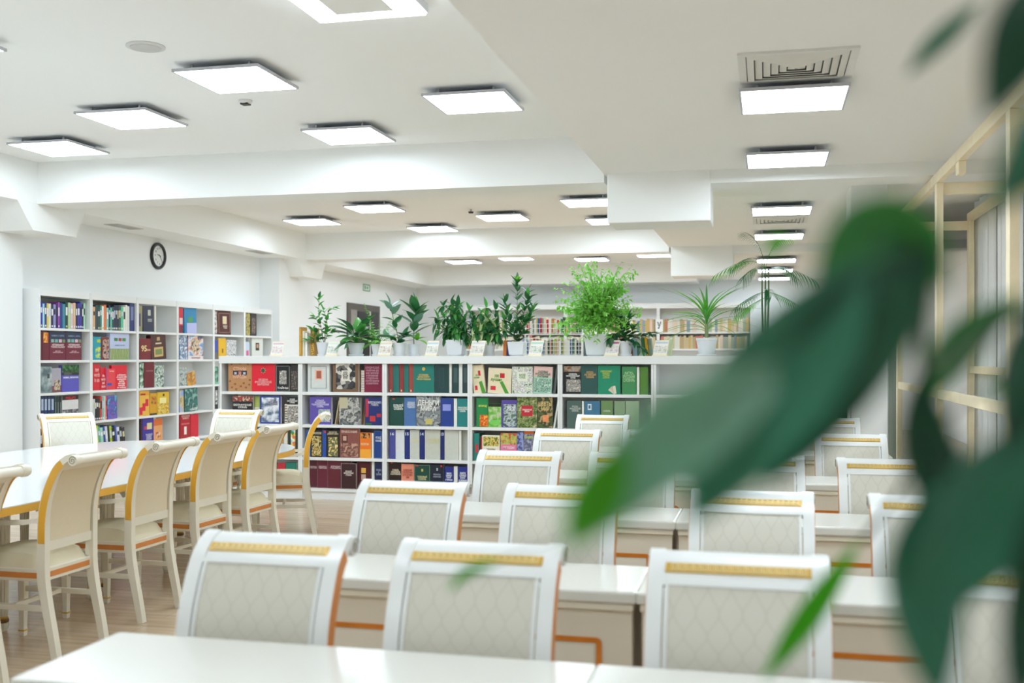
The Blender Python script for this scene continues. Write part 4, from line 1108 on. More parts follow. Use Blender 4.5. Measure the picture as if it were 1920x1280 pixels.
wb(3, 270, 289, 678, '#6f1524', 'tall plain maroon book, third shelf third bay', text='ЭНЦИКЛОПЕДИЯ', tc='#c89098', tbox=(.15, .85, .62, .67))
wb(3, 290, 307, 685, '#b9cdbd', 'pale green and white city map book', pic=art(CITY, 20))
wb(3, 337, 351, 689, '#d8dcd8', 'white book with grey-green line drawings, third shelf fourth bay', tilt=-.05, pic=art(['#e8ece8', '#5a6a6c', '#c8d0cc', '#8a9896'], 18))
wb(3, 352, 368, 697, '#b87f30', 'low golden brown landscape book leaning left', tilt=-.2, pic=art(['#7a4a1c', '#d8a040', '#a86a28', '#e8c878'], 7))
wb(3, 402.5, 409.5, 687, '#3a8a7a', 'teal-green narrow book, third shelf fifth bay', pic=art(['#2f7a6c', '#8ac8a8', '#2a4a50'], 14))
# row 4
for i in range(4):
    wb(4, 76.5 + i * 6.4, 82.3 + i * 6.4, 742.5, '#16305e', 'navy encyclopedia spine with white lettering, ' + ORD[i] + ' of four', spine=True, t=.2, extra=[(.15, .85, .52, .9, mat('#a8b8d0', .5, .3, 60)), (.2, .8, .14, .24, mat('#d8dee8', .5, 0))])
for i in range(3):
    wb(4, 102.3 + i * 4.6, 106.5 + i * 4.6, 743, ['#2a4440', '#26383a', '#1c2426'][i], 'dark slate spine, ' + ORD[i] + ' after the navy encyclopedia', spine=True, t=.2, extra=[(.3, .7, .2, .8, mat('#6a7a78', .5, .3, 60))])
wb(4, 116.5, 147, 741, '#d8d8d8', 'atlas with black band, red heading and animal photograph', t=.04, extra=[(0, 1, .84, 1, '#1c1a1c'), (0, 1, 0, .5, art(['#1c1c20', '#e8e8ea', '#3a3a40', '#a8a8b0'], 7))], text="PHILLIP'S", tc='#e03038', tbox=(.2, .8, .87, .96))
spines(4, 175, 201, 743, ['#d8dcdc', '#1f2428', '#2a2a2e', '#48403c', '#e05048', '#78c0b0', '#d8d0c8', '#e04858'], 'the fourth shelf of the second wall bay')
wb(4, 202, 220, 741, '#2f3f9a', 'blue-violet book with coloured light streaks', t=.04, tilt=-.04, pic=art(['#24307a', '#3f6ac0', '#8a5ab8', '#2a4a98', '#60b0c8'], 10))
wb(4, 261.5, 280, 732, '#e8b848', 'yellow book with a sweeping red ribbon', extra=[(0, 1, .8, .92, '#e8a030'), (.1, .6, .82, .88, '#a02020'), (0, .3, .05, .35, '#d8203c'), (.3, .6, .2, .5, '#d8203c'), (.6, .9, .38, .66, '#d8203c')])
wb(4, 281, 294, 737, '#d8a020', 'golden book with a small machine picture', extra=[(.2, .9, .5, .85, art(['#e8e0d0', '#5a4a20', '#d8a020', '#b03020'], 18)), (.0, 1, .0, .08, '#3a2a10')])
wb(4, 295, 317, 735, '#e0b828', 'yellow book with a curved black line and round seal', pic=art(['#e0b828', '#b88a18', '#f0d870', '#c89a20'], 22), picbox=(0, 1, 0, .55), extra=[(.2, .75, .5, .75, '#f0e8a0'), (.45, .6, .82, .92, '#2a2018')])
wb(4, 337, 351, 731, '#6f8fd0', 'sunset sky book with a field, fourth shelf fourth bay', tilt=-.03, pic=art(['#4a68c0', '#a8b8e0', '#e0c888', '#6a7058'], 6))
wb(4, 347, 371, 728, '#1a5a58', 'dark teal Adygea book with white title', dx=.012, tilt=-.05, pic=art(['#1a5a58', '#2f7a74', '#164a48', '#8ab8b0'], 13), text='АДЫГЕЯ', tc='#ffffff', tbox=(.3, .98, .04, .15))
wb(4, 402.5, 409, 722, '#1c1c22', 'black and white narrow book, fourth shelf fifth bay', extra=[(.2, .8, .2, .8, art(WHB, 14))])
# row 5
spines(5, 75.5, 99, 805, ['#4a2824', '#5a2c24', '#4a2420', '#1f4a4a', '#1a2a2c'], 'the lowest visible shelf of the first bay')
spines(5, 178.5, 236, 797, ['#3f58a0', '#c8d838', '#58a8a0', '#a0d0b8', '#2a4a9a', '#c8d0e0', '#2a2420', '#a8c838', '#1c1c20', '#3a58b0', '#d8dce8', '#1c1a18', '#2a2a28'], 'the leaning row above the table', tilt=-.12)
wb(5, 263.5, 266.5, 784, '#3a1c24', 'thin dark maroon spine left of the violet emblem book', spine=True, t=.15)
wb(5, 267, 288, 783, '#3a2f9a', 'violet law book with a tricolour ribbon emblem', extra=[(.15, .5, .55, .68, '#c83040'), (.4, .85, .55, .8, '#d8cf98')], text='ТРУДОВОЙ\nКОДЕКС\nРОССИИ', tc='#e0e0f0', tbox=(.25, .85, .14, .4))
wb(5, 288.5, 305, 785, '#e8a468', 'orange book fading to sand with a small ornament', tilt=-.03, extra=[(0, 1, .72, 1, '#d86a28'), (.25, .75, .2, .45, art(['#e8a468', '#a83a30', '#f0c8a0'], 24))])
wb(5, 338, 357, 774, '#b01428', 'dark red nature book with a white bird', text='КРАСНАЯ\nКНИГА', tc='#f0c8c0', tbox=(.08, .9, .78, .95), extra=[(.38, .62, .16, .48, '#f0ece8'), (.1, .9, .56, .62, '#d86a70')])
wb(5, 357.5, 372, 776, '#d81c38', 'bright red book next to the white bird book')

# ================================================================ COUNTER TOP OBJECTS
ZT = 1.4485


def brochure(u, w_, col, head, label, rz=0.0):
    y = YC + .06
    p = at(u, Y=y)
    t = thing('brochure_stand', label, 'stand', (p.x, y, ZT), rz, 'leaflet stands along the counter edge')
    MB().box(-w_ / 2 - .005, w_ / 2 + .005, -.02, .05, 0, .012).build('base', WOOD, t, bevel=.002)
    s = MB(); h = .155; a = .45
    def q(x, l, o): return (x, -.005 + l * sin(a) * .55 + o, .012 + l * cos(a) * 1.0)
    x0, x1 = -w_ / 2, w_ / 2
    sh = .02   # the sheet leans sideways a little
    s.add([q(x0, 0, 0), q(x1, 0, 0), q(x1 + sh, h, 0), q(x0 + sh, h, 0), q(x0, 0, .004), q(x1, 0, .004), q(x1 + sh, h, .004), q(x0 + sh, h, .004)],
          [(0, 1, 2, 3), (7, 6, 5, 4), (0, 4, 5, 1), (1, 5, 6, 2), (2, 6, 7, 3), (3, 7, 4, 0)])
    s.build('backrest', WOOD, t)
    for (l0, l1, m_, nm_) in ((.006, .148, mat('#efece6', .35, .03), 'leaflet'), (.118, .136, mat(head, .4, .05), 'heading'), (.018, .095, art(['#f2efe8', col, '#f0ede6', '#c8c4bc', '#efece4'], 28), 'picture')):
        g_ = .004 if nm_ != 'leaflet' else 0; o_ = -.001 if nm_ == 'leaflet' else -.0018
        k0, k1 = sh * l0 / h, sh * l1 / h
        MB().add([q(x0 + g_ + .002 + k0, l0, o_), q(x1 - g_ - .002 + k0, l0, o_), q(x1 - g_ - .002 + k1, l1, o_), q(x0 + g_ + .002 + k1, l1, o_)], [(0, 1, 2, 3)]).build(nm_, m_, t)


for u, w_, c, hd, l, rz in ((518, .125, '#d8b8c0', '#e0c0c8', 'leaflet stand with a pale pink heading at the left end of the counter', .1),
                        (622, .12, '#a8c0a8', '#dce8dc', 'leaflet stand with a very pale green sheet before the second pot', .1),
                        (720, .125, '#c8a890', '#e8d8c0', 'leaflet stand with a cream floral sheet beside the fern', .05),
                        (808, .12, '#a8b0a0', '#b8d0dc', 'leaflet stand with a light blue heading before the rubber plant', 0),
                        (893, .14, '#b8b4a8', '#d8dade', 'leaflet stand with a grey sketch below the variegated plant', 0),
                        (1003, .13, '#98b8a0', '#b8dccc', 'leaflet stand with a mint heading before the wire rack', -.05),
                        (1146, .125, '#c8a8b8', '#c04888', 'leaflet stand with a magenta heading below the weeping fig', -.05),
                        (1237, .13, '#b8b8a8', '#c0ccd8', 'leaflet stand with a blue-grey heading near the spider palm', -.05)):
    brochure(u, w_, c, hd, l, rz)


def cbook(u0, u1, vt, c, l, tilt=0, y=10.3, **k):
    a, b_ = at(u0, Y=y).x, at(u1, Y=y).x
    book(((a + b_) / 2, y, ZT), 0, b_ - a, at((u0 + u1) / 2, vt, Y=y).z - ZT, .12, c, l, 'volumes standing on the counter top', spine=True, tilt=tilt, **k)


cbook(561, 567, 613, '#b8862c', 'gilded spine on the counter top, left of the white folder', extra=[(.2, .5, .05, .95, art(['#6a4a14', '#d8a840'], 60))])
cbook(567.5, 571, 620, '#e0d8c0', 'cream thin folder between the gilded spines')
cbook(572, 576, 624, '#f0efe8', 'white thin folder between the gilded spines')
cbook(582, 590, 615, '#a87a28', 'gilded ornate spine on the counter top, right of the folders', extra=[(.2, .8, .05, .95, art(['#5a3a10', '#e0b850', '#8a6018'], 60))])
cbook(943, 949, 638, '#d8782c', 'orange spine standing beside the zigzag plant pot', tilt=.05)
cbook(949.5, 954, 638, '#2a2a60', 'navy spine standing next to the orange one', tilt=.05)
cbook(1181, 1187, 640, '#a8602c', 'brown low spine right of the pots', tilt=-.1)
cbook(1187.5, 1196, 634, '#b8d0e8', 'light blue leaning folder right of the pots', tilt=-.12)
cbook(1197, 1205, 634, '#d0d8c8', 'pale green leaning folder on the counter', tilt=-.12)
cbook(1206, 1211, 632, '#3f7a4a', 'green leaning folder on the counter', tilt=-.12)
cbook(1212, 1217, 632, '#e8b020', 'yellow leaning folder on the counter', tilt=-.12)
cbook(1218, 1224, 634, '#8a9a88', 'grey-green leaning folder beside the last leaflet stand', tilt=-.12)
cbook(1252, 1258, 636, '#c8d0a8', 'pale lime folder right of the last leaflet stand', tilt=.1)
cbook(1094, 1107, 640, '#54666a', 'slate box file beside the weeping fig pot')

# ================================================================ PLANTS
def leafmesh(L_, W_, fold=.25, droop=.3, n_=7, tip=1.6, name='leaf', m=None, wav=0):
    "leaf growing along +y from the origin, top towards +z"
    v = []; fs = []
    for i in range(n_ + 1):
        t = i / n_
        wv = W_ * .5 * (sin(pi * min(1, t ** .8)) ** .75) * (1 - .25 * t ** tip) if 0 < i < n_ else W_ * .01
        y = L_ * t; z = -droop * L_ * t * t + wav * L_ * sin(t * 7)
        v += [(-wv, y, z + fold * wv), (-wv * .5, y, z + fold * wv * .4), (0, y, z), (wv * .5, y, z + fold * wv * .4), (wv, y, z + fold * wv)]
    for i in range(n_):
        for k in range(4): fs.append((5 * i + k, 5 * i + k + 1, 5 * i + 6 + k, 5 * i + 5 + k))
    mb = MB().add(v, fs)
    return mb if m is None else mb.mesh(name, m, True)


def orient(d, up=Vector((0, 0, 1)), roll=0):
    y = Vector(d).normalized()
    x = y.cross(up)
    if x.length < .01: x = Vector((1, 0, 0))
    x.normalize(); z = x.cross(y)
    return (Matrix((x, y, z)).transposed().to_4x4() @ Matrix.Rotation(roll, 4, 'Y'))


def pot(t, r, h, m=POT, square=False, z=0):
    if square:
        a, b_ = r * .82, r
        MB().add([(s * q, s2 * q, zz) for q, zz in ((a, 0), (b_, h)) for s, s2 in ((-1, -1), (1, -1), (1, 1), (-1, 1))], [(3, 2, 1, 0), (4, 5, 6, 7), (0, 1, 5, 4), (1, 2, 6, 5), (2, 3, 7, 6), (3, 0, 4, 7)]).build('pot', m, t, (0, 0, .012), bevel=.006)
    else:
        MB().lathe([(r * .7, 0), (r * .74, .006), (r * .95, h * .85), (r, h * .86), (r, h), (r * .9, h), (r * .88, h * .93)], 28).build('pot', m, t, (0, 0, .012), smooth=True)
    MB().lathe([(r * .8, 0), (r * .92, .012), (r * .92, .02), (r * .8, .014)], 24).build('saucer', m, t, smooth=True)
    MB().lathe([(r * .86, h * .9), (r * .8, h * .93 + .012)], 20).build('soil', SOIL, t)


def place_leaf(me, t, p, d, s=1, roll=0, up=Vector((0, 0, 1))):
    o = link('leaf', me, t)
    o.matrix_local = Matrix.Translation(p) @ orient(d, up, roll) @ Matrix.Scale(s, 4)
    return o


def stemmy(t, specs, leaf_ms, lpn, lsize, spread=.9, start=.35, r=.0035, droopy=.2, twigs=0):
    lsize *= 1.5; lpn = int(lpn * 1.35)
    "woody or soft stems (list of point lists) with leaves along them"
    for pts in specs:
        P = cr(pts, 5)
        MB().tube(P, r, 6, r * .45).build('stem', STEM, t, smooth=True)
        n_ = len(P); tot = lpn
        for k in range(tot):
            f = start + (1 - start) * k / max(1, tot - 1)
            i = min(n_ - 2, int(f * (n_ - 1)))
            p = Vector(P[i]); dr = (Vector(P[i + 1]) - p).normalized()
            a = k * 2.4 + R.uniform(-.4, .4)
            side = Vector((cos(a), sin(a) * .9, 0))
            d = side * spread + dr * (.5 + .5 * f) + Vector((0, 0, R.uniform(-droopy, droopy)))
            place_leaf(R.choice(leaf_ms), t, p, d, lsize * R.uniform(.75, 1.15), R.uniform(-.5, .5))
        place_leaf(R.choice(leaf_ms), t, Vector(P[-1]), Vector(P[-1]) - Vector(P[-2]) + Vector((0, 0, .001)), lsize * .9, 0)


G1 = mat('#4a9a44', .35, .25, 20, trans=.25); G2 = mat('#316e40', .3, .25, 20, trans=.15); G3 = mat('#6db83a', .4, .2, 20, trans=.35)
G4 = mat('#2a5f40', .28, .2, 20, trans=.1); G5 = mat('#8ac860', .4, .2, 20, trans=.35); G6 = mat('#58a030', .35, .2, 20, trans=.3); G7 = mat('#6f9a88', .3, .2, 20, trans=.1)
LM = {k: leafmesh(1, wd_, fd, dr_, m=g_) for k, (wd_, fd, dr_, g_) in dict(
    fig=(.5, .2, .25, G1), figd=(.5, .25, .3, G2), rub=(.45, .25, .15, G2), rub2=(.45, .2, .2, G7), rubg=(.5, .2, .05, G6), sch=(.36, .2, .35, G1), schd=(.36, .2, .35, G2),
    zz=(.4, .25, .1, G2), zzl=(.4, .25, .1, G1), zzt=(.5, .2, .1, G3), lime=(.34, .15, .4, G3), fern=(.4, .1, .4, G3), fern2=(.4, .1, .4, G5), blade=(.055, .4, .75, G6), blade2=(.05, .4, .9, G1), dk=(.5, .3, .4, G4), calla=(.34, .25, .35, G1), callad=(.34, .25, .4, G2)).items()}


def base_at(u, y=10.3): return (at(u, Y=y).x, y, ZT)


def hz(v, y=10.3, u=900): return at(u, v, Y=y).z - ZT


# 1 thin weeping fig at the left end
t = thing('potted_fig', 'thin airy fig in a white pot at the left end of the counter', 'plant', base_at(607), 0, 'potted plants on the counter')
pot(t, .075, .13)
stemmy(t, [[(0, 0, .1), (-.03, 0, .3), (-.06, .01, .45), (-.05, 0, .60)], [(0, 0, .1), (.02, 0, .3), (.05, 0, .45), (.13, 0, .50)], [(0, 0, .1), (-.06, -.02, .22), (-.13, -.02, .28)], [(0, 0, .12), (-.04, .02, .3), (-.12, .02, .42)],
           [(0, 0, .1), (.05, -.02, .22), (.12, -.03, .26)], [(0, 0, .1), (-.08, -.02, .16), (-.18, -.03, .16)], [(0, 0, .12), (.03, .02, .33), (-.02, .02, .50)]], [LM['fig'], LM['figd'], LM['fig']], 9, .055, .8, .3, .003, .5)
# 2 dense calla-like plant
t = thing('potted_aglaonema', 'dense dark plant with long pointed leaves in a white pot, before the dark door', 'plant', base_at(668), 0, 'potted plants on the counter')
pot(t, .085, .12)
for k in range(46):
    a = k * 2.4; e = .15 + .85 * (k % 7) / 6
    d = Vector((cos(a) * (1.1 - .5 * e), sin(a) * .8, e * 1.1 - .15)); p = Vector((cos(a) * .02, sin(a) * .02, .13 + .10 * e))
    MB().tube([(0, 0, .11), p * .9, p + d.normalized() * .04], .003, 5).build('stem', G1, t)
    place_leaf(LM['callad'] if k % 3 else LM['calla'], t, p + d.normalized() * .03, d, R.uniform(.19, .28), R.uniform(-.4, .4))
# 3 fern
t = thing('potted_fern', 'bright lime green fern in a white pot beside the dark plant', 'plant', base_at(708, 10.22), 0, 'potted plants on the counter')
pot(t, .065, .11)
for k in range(17):
    a = k * 2.4; e = .25 + .75 * ((k * 5) % 9) / 8
    d = Vector((cos(a), sin(a) * .7, 0)); Lf = R.uniform(.18, .30)
    pts = [Vector((0, 0, .11)) + d * (Lf * q) + Vector((0, 0, (e * .46) * q - .14 * q * q * (1.3 - e))) for q in (0, .3, .6, .85, 1)]
    P = cr([tuple(q) for q in pts], 4)
    fb = MB().tube(P, .0016, 4, .0006)
    for i in range(3, len(P) - 1):
        p = Vector(P[i]); dr = (Vector(P[i + 1]) - p).normalized(); sd = dr.cross(Vector((0, 0, 1)))
        if sd.length < .1: sd = Vector((1, 0, 0))
        ln = .06 * (1 - .7 * i / len(P))
        for s in (-1, 1):
            M_ = Matrix.Translation(p) @ orient(sd * s + dr * .5 + Vector((0, 0, -.15)), roll=R.uniform(-.3, .3)) @ Matrix.Scale(ln, 4)
            lb = leafmesh(1, .38, .1, .3, 3)
            fb.add([M_ @ Vector(q) for q in lb.v], lb.f)
    fb.build('frond', G3 if k % 2 else G5, t, smooth=True)
# 4 grey-green ficus elastica, small
t = thing('potted_rubber_plant', 'small rubber plant with greyish oval leaves in a white pot', 'plant', base_at(749, 10.25), 0, 'potted plants on the counter')
pot(t, .075, .12)
stemmy(t, [[(0, 0, .1), (-.03, 0, .25), (-.08, .01, .42), (-.10, 0, .52)], [(0, 0, .1), (-.05, -.03, .18), (-.12, -.05, .2)], [(0, 0, .1), (.04, -.03, .18), (.07, -.05, .2)]], [LM['rub'], LM['rub2']], 8, .10, .9, .25, .004, .35)
# 5 tall rubber plant
t = thing('potted_rubber_plant', 'tall rubber plant with one big upright bright green top leaf', 'plant', base_at(776, 10.35), 0, 'potted plants on the counter')
pot(t, .06, .11)
stemmy(t, [[(0, 0, .1), (0, 0, .25), (.02, 0, .38), (.02, 0, .47)]], [LM['rub'], LM['rub2'], LM['rub']], 12, .14, .95, .3, .005, .25)
place_leaf(LM['rubg'], t, Vector((.02, 0, .46)), Vector((.02, .0, 1)), .15, 0, Vector((0, -1, 0)))
for k in range(7):
    place_leaf(LM['lime'], t, Vector((.04, -.03, .16)), Vector((cos(k) * .6 + .4, -.3, .6 - .1 * k)), .15)
# 6 schefflera
def schef(t, tops, ms, s, pn=7):
    s *= 1.4
    for pts in tops:
        P = cr(pts, 4); MB().tube(P, .0035, 6, .002).build('stem', STEM, t, smooth=True)
        n_ = len(P)
        for q in range(pn):
            i = int((.35 + .65 * q / (pn - 1)) * (n_ - 1)); p = Vector(P[i]); a = q * 2.4 + R.random()
            d = Vector((cos(a), sin(a) * .8, .35)).normalized(); e = p + d * R.uniform(.06, .12)
            MB().tube([p, e], .0012, 4).build('leaf_stalk', G1, t)
            for j in range(7):
                b_ = 2 * pi * j / 7 + R.random() * .3
                x_ = d.orthogonal().normalized(); y_ = d.cross(x_)
                dd = x_ * cos(b_) + y_ * sin(b_) + d * .35 + Vector((0, 0, -.25))
                place_leaf(R.choice(ms), t, e, dd, s * R.uniform(.8, 1.1), R.uniform(-.3, .3))


t = thing('potted_schefflera', 'umbrella plant with drooping dark leaflets in a square white pot', 'plant', base_at(856), 0, 'potted plants on the counter')
pot(t, .09, .15, square=True)
schef(t, [[(0, 0, .12), (-.02, 0, .3), (-.05, 0, .44), (-.04, 0, .50)], [(0, 0, .12), (.03, 0, .3), (.07, 0, .45)], [(0, 0, .12), (-.06, -.02, .24), (-.14, -.02, .33)], [(0, 0, .12), (.04, -.02, .22), (.10, -.02, .30)], [(0, 0, .12), (-.03, -.03, .2), (-.08, -.03, .22)]], [LM['sch'], LM['schd'], LM['schd']], .085)
t = thing('potted_schefflera', 'variegated umbrella plant with cream and green leaflets beside the square pot', 'plant', base_at(916), 0, 'potted plants on the counter')
pot(t, .07, .11)
LMV = leafmesh(1, .36, .2, .35, m=mat('#b8c890', .4, .3, 12, trans=.2))
schef(t, [[(0, 0, .12), (-.01, 0, .3), (.0, 0, .46)], [(0, 0, .12), (.03, 0, .25), (.07, 0, .33)], [(0, 0, .12), (-.04, -.02, .2), (-.10, -.02, .32)], [(0, 0, .12), (.03, -.03, .18), (.06, -.03, .22)], [(0, 0, .12), (-.02, -.03, .18), (-.07, -.03, .18)]], [LM['sch'], LM['schd'], LM['schd'], LMV], .08)
# 7 tall branching dark plant
t = thing('potted_gardenia', 'tall upright plant with glossy dark leaves and a bright top in a white pot', 'plant', base_at(970), 0, 'potted plants on the counter')
pot(t, .085, .13, square=True)
stemmy(t, [[(0, 0, .1), (0, 0, .3), (.0, 0, .55), (.0, 0, .74)], [(0, 0, .1), (-.04, 0, .25), (-.10, 0, .40), (-.13, 0, .55)], [(0, 0, .15), (.04, 0, .35), (.09, 0, .5), (.11, 0, .63)], [(0, 0, .15), (.05, 0, .28), (.12, 0, .38), (.16, 0, .48)]], [LM['zz'], LM['zzl'], LM['zz'], LM['schd']], 20, .068, .7, .3, .0035, .2)
for k in range(5): place_leaf(LM['zzt'], t, Vector((0, 0, .73)), Vector((cos(k * 1.3) * .5, sin(k * 1.3) * .5, 1)), .075)
stemmy(t, [[(0, 0, .1), (-.04, -.03, .2), (-.07, -.04, .26)], [(0, 0, .1), (.04, -.03, .2), (.09, -.04, .24)], [(0, 0, .1), (.0, -.04, .22), (.01, -.05, .3)]], [LM['zz'], LM['figd']], 12, .06, .8, .2, .003, .4)
# 8 big weeping fig: trunk, stems, ~1100 small leaves
t = thing('potted_weeping_fig', 'big bushy light green weeping fig in a white pot, the largest plant on the counter', 'plant', base_at(1121), 0, 'potted plants on the counter')
pot(t, .12, .20, square=True)
tr = MB().tube(cr([(0, 0, .18), (.01, 0, .26), (-.005, .01, .34), (.0, 0, .42)], 4), .011, 7, .007)
fo = MB(); fo2 = MB(); br_ = MB()
lb = leafmesh(1, .48, .15, .3, 3)
for k in range(330):
    a = R.uniform(0, 2 * pi); e = R.uniform(-.35, 1.4)
    rad = R.uniform(.16, .46) if e < .9 else R.uniform(.25, .56)
    d = Vector((cos(a) * cos(e * .95), sin(a) * cos(e * .95) * .8, sin(e * .95)))
    s0 = Vector((0, 0, R.uniform(.26, .42))); end = s0 + d * rad * 1.12 + Vector((0, 0, .02))
    mid = (s0 + end) / 2 + Vector((0, 0, .03)); end.z -= .03
    P = cr([tuple(s0), tuple(mid), tuple(end)], 4)
    br_.tube(P, .0022, 4, .0006)
    for i in range(2, len(P)):
        for s in (0, 1):
            p = Vector(P[i]); dd = Vector((R.uniform(-1, 1), R.uniform(-1, 1), R.uniform(-.9, .5)))
            M_ = Matrix.Translation(p) @ orient(dd, roll=R.uniform(-.8, .8)) @ Matrix.Scale(R.uniform(.036, .056), 4)
            (fo if R.random() < .6 else fo2).add([M_ @ Vector(q) for q in lb.v], lb.f)
tr.build('trunk', mat('#8a6a4a', .8, .2, 30), t, smooth=True); br_.build('branches', mat('#7a7048', .8, .2), t)['kind'] = 'stuff'
o = fo.build('foliage', G5, t); o['kind'] = 'stuff'; o = fo2.build('foliage', G3, t); o['kind'] = 'stuff'
# 9 dark trailing plant right of it
t = thing('potted_hoya', 'dark round-leaved trailing plant in a white pot right of the weeping fig', 'plant', base_at(1172, 10.2), 0, 'potted plants on the counter')
pot(t, .075, .13)
stemmy(t, [[(0, 0, .1), (-.02, -.03, .22), (-.05, -.03, .36)], [(0, 0, .1), (.02, -.03, .24), (.04, -.02, .38)], [(0, 0, .12), (.08, -.05, .17), (.17, -.06, .20), (.26, -.06, .22)], [(0, 0, .12), (-.08, -.05, .2), (-.14, -.06, .17)], [(0, 0, .12), (.06, -.05, .14), (.14, -.06, .1), (.18, -.06, .06)], [(0, 0, .12), (.05, -.02, .2), (.1, -.02, .28)]], [LM['figd'], LM['dk'], LM['figd']], 13, .062, .8, .15, .003, .5)
# 10 long bladed plant
t = thing('potted_pandanus', 'plant with long arching bright green blades left of the palm', 'plant', base_at(1325), 0, 'potted plants on the counter')
pot(t, .10, .16)
MB().tube([(0, 0, .15), (0, 0, .36)], .02, 8, .016).build('trunk', mat('#8fa070', .7, .2), t)
for k in range(42):
    a = k * 2.4; e = .1 + .9 * ((k * 5) % 11) / 10
    d = Vector((cos(a) * (1.15 - .8 * e), sin(a) * .6, .3 + 1.2 * e))
    place_leaf(LM['blade'] if k % 2 else LM['blade2'], t, Vector((0, 0, .22 + .14 * e)), d, R.uniform(.34, .5), 0)
wl = leafmesh(1, .12, .3, .35, m=G3)
for d, s in (((-1, -.3, .42), .46), ((-1, -.4, .25), .44), ((-.55, -.2, .95), .42), ((.35, 0, 1.1), .30)):
    place_leaf(wl, t, Vector((0, 0, .36)), Vector(d), s, 0)
# 11 palm
t = thing('potted_palm', 'tall kentia palm with feathered fronds behind the blurred foreground leaf', 'plant', base_at(1435, 10.4), 0, 'potted plants on the counter')
pot(t, .12, .2)
for k in range(4):
    a = k * 1.57; MB().tube([(cos(a) * .02, sin(a) * .02, .18), (cos(a) * .03, sin(a) * .03, .5), (cos(a) * .03, 0, .82)], .011, 7, .006).build('stem', mat('#5f7a48', .6, .2), t)
pl = leafmesh(1, .055, .3, .5, 4)
for k, (dx_, dy_, up_, Lf, z0, drp) in enumerate(((-1, -.15, .75, .46, .62, .85), (-.75, .1, 1.0, .4, .62, .9), (-.35, 0, 1.2, .5, .62, .5), (.4, .1, 1.1, .52, .62, .5), (1, 0, .5, .45, .6, .7), (-.8, -.3, .1, .33, .5, .5), (.9, -.2, .1, .38, .5, .5), (-.5, -.3, .8, .4, .55, .8), (.6, -.2, .8, .45, .55, .8), (-.9, .1, -.1, .28, .45, .4), (.2, -.3, .5, .33, .5, .6))):
    d = Vector((dx_, dy_, 0)); z0 += .2 if z0 > .52 else .1
    pts = [Vector((0, 0, z0)) + d * (Lf * q * (.5 + .5 * q)) + Vector((0, 0, Lf * (up_ * q - drp * q * q))) for q in (0, .25, .5, .75, 1)]
    P = cr([tuple(q) for q in pts], 9)
    fb = MB().tube(P, .003, 5, .001)
    for i in range(5, len(P) - 1, 2):
        p = Vector(P[i]); dr = (Vector(P[i + 1]) - p).normalized(); sd = dr.cross(Vector((0, 0, 1)))
        if sd.length < .1: sd = Vector((0, 1, 0))
        sd.normalize(); f = i / len(P); ln = .17 * sin(pi * min(1, .25 + .75 * (1 - f) + .08)) ** .7
        for s in (-1, 1):
            M_ = Matrix.Translation(p) @ orient(sd * s * .9 + dr * .75 + Vector((0, 0, -.12)), roll=0) @ Matrix.Scale(max(.05, ln), 4)
            fb.add([M_ @ Vector(q) for q in pl.v], pl.f)
    fb.build('frond', G2 if k % 3 else G6, t, smooth=True)

# ================================================================ WIRE RACK + FAR SHELVES
YR = 12.4
rk = thing('wire_book_rack', 'white wire grid rack full of books behind the counter', 'rack', (at(1045, Y=YR).x, YR, 0))
xa, xb = at(985, Y=YR).x - rk.location.x, at(1092, Y=YR).x - rk.location.x
m = MB(); r_ = .0035
for s in (xa, xb):
    for y in (0, .2): m.tube([(s, y, 0), (s, y, 1.9)], .008, 6)
m.build('post', mat('#eceeee', .4), rk)
for zz0, zz1, nm_ in ((1.47, 1.66, 'lower'), (1.72, 1.83, 'upper')):
    g = MB()
    for k in range(17):
        X = xa + (xb - xa) * k / 16; g.tube([(X, 0, zz0), (X, 0, zz1)], r_, 5)
    for k in range(5 if nm_ == 'lower' else 3):
        z = zz0 + (zz1 - zz0) * k / (4 if nm_ == 'lower' else 2); g.tube([(xa, 0, z), (xb, 0, z)], r_, 5)
    o = g.build('wire_grid', mat('#eceeee', .4), rk); o['kind'] = 'stuff'
    MB().box(xa, xb, 0, .2, zz0 - .02, zz0 - .01).build('shelf', SHELFW, rk)
RO = ORD + ['twenty-' + q for q in ORD[:9]] + ['thirtieth'] + ['thirty-' + q for q in ORD[:9]]
for row, z0 in (('upper', 1.711), ('lower', 1.461)):
    X = rk.location.x + xa + .015; i = 0
    while X < rk.location.x + xb - .04:
        w_ = R.uniform(.016, .034); c = R.choice(['#d8d0b8', '#c8282c', '#e8e4d8', '#2f5a9a', '#8a8a78', '#c8b870', '#2a3a3a', '#e8e8e0', '#b87a48', '#4a7a5a'])
        b = MB().box(-w_ / 2, w_ / 2, 0, .13, 0, R.uniform(.16, .20)).build('book', mat(c, .5, .05), None, (X + w_ / 2, YR + .02, z0), bevel=.002)
        tag(b, cname(c) + ' spine behind the wire grid, ' + RO[i] + ' from the left on its ' + row + ' level', 'book', 'books in the wire rack, ' + row + ' level')
        X += w_ + .001; i += 1
YF = 21.45
FB = {}
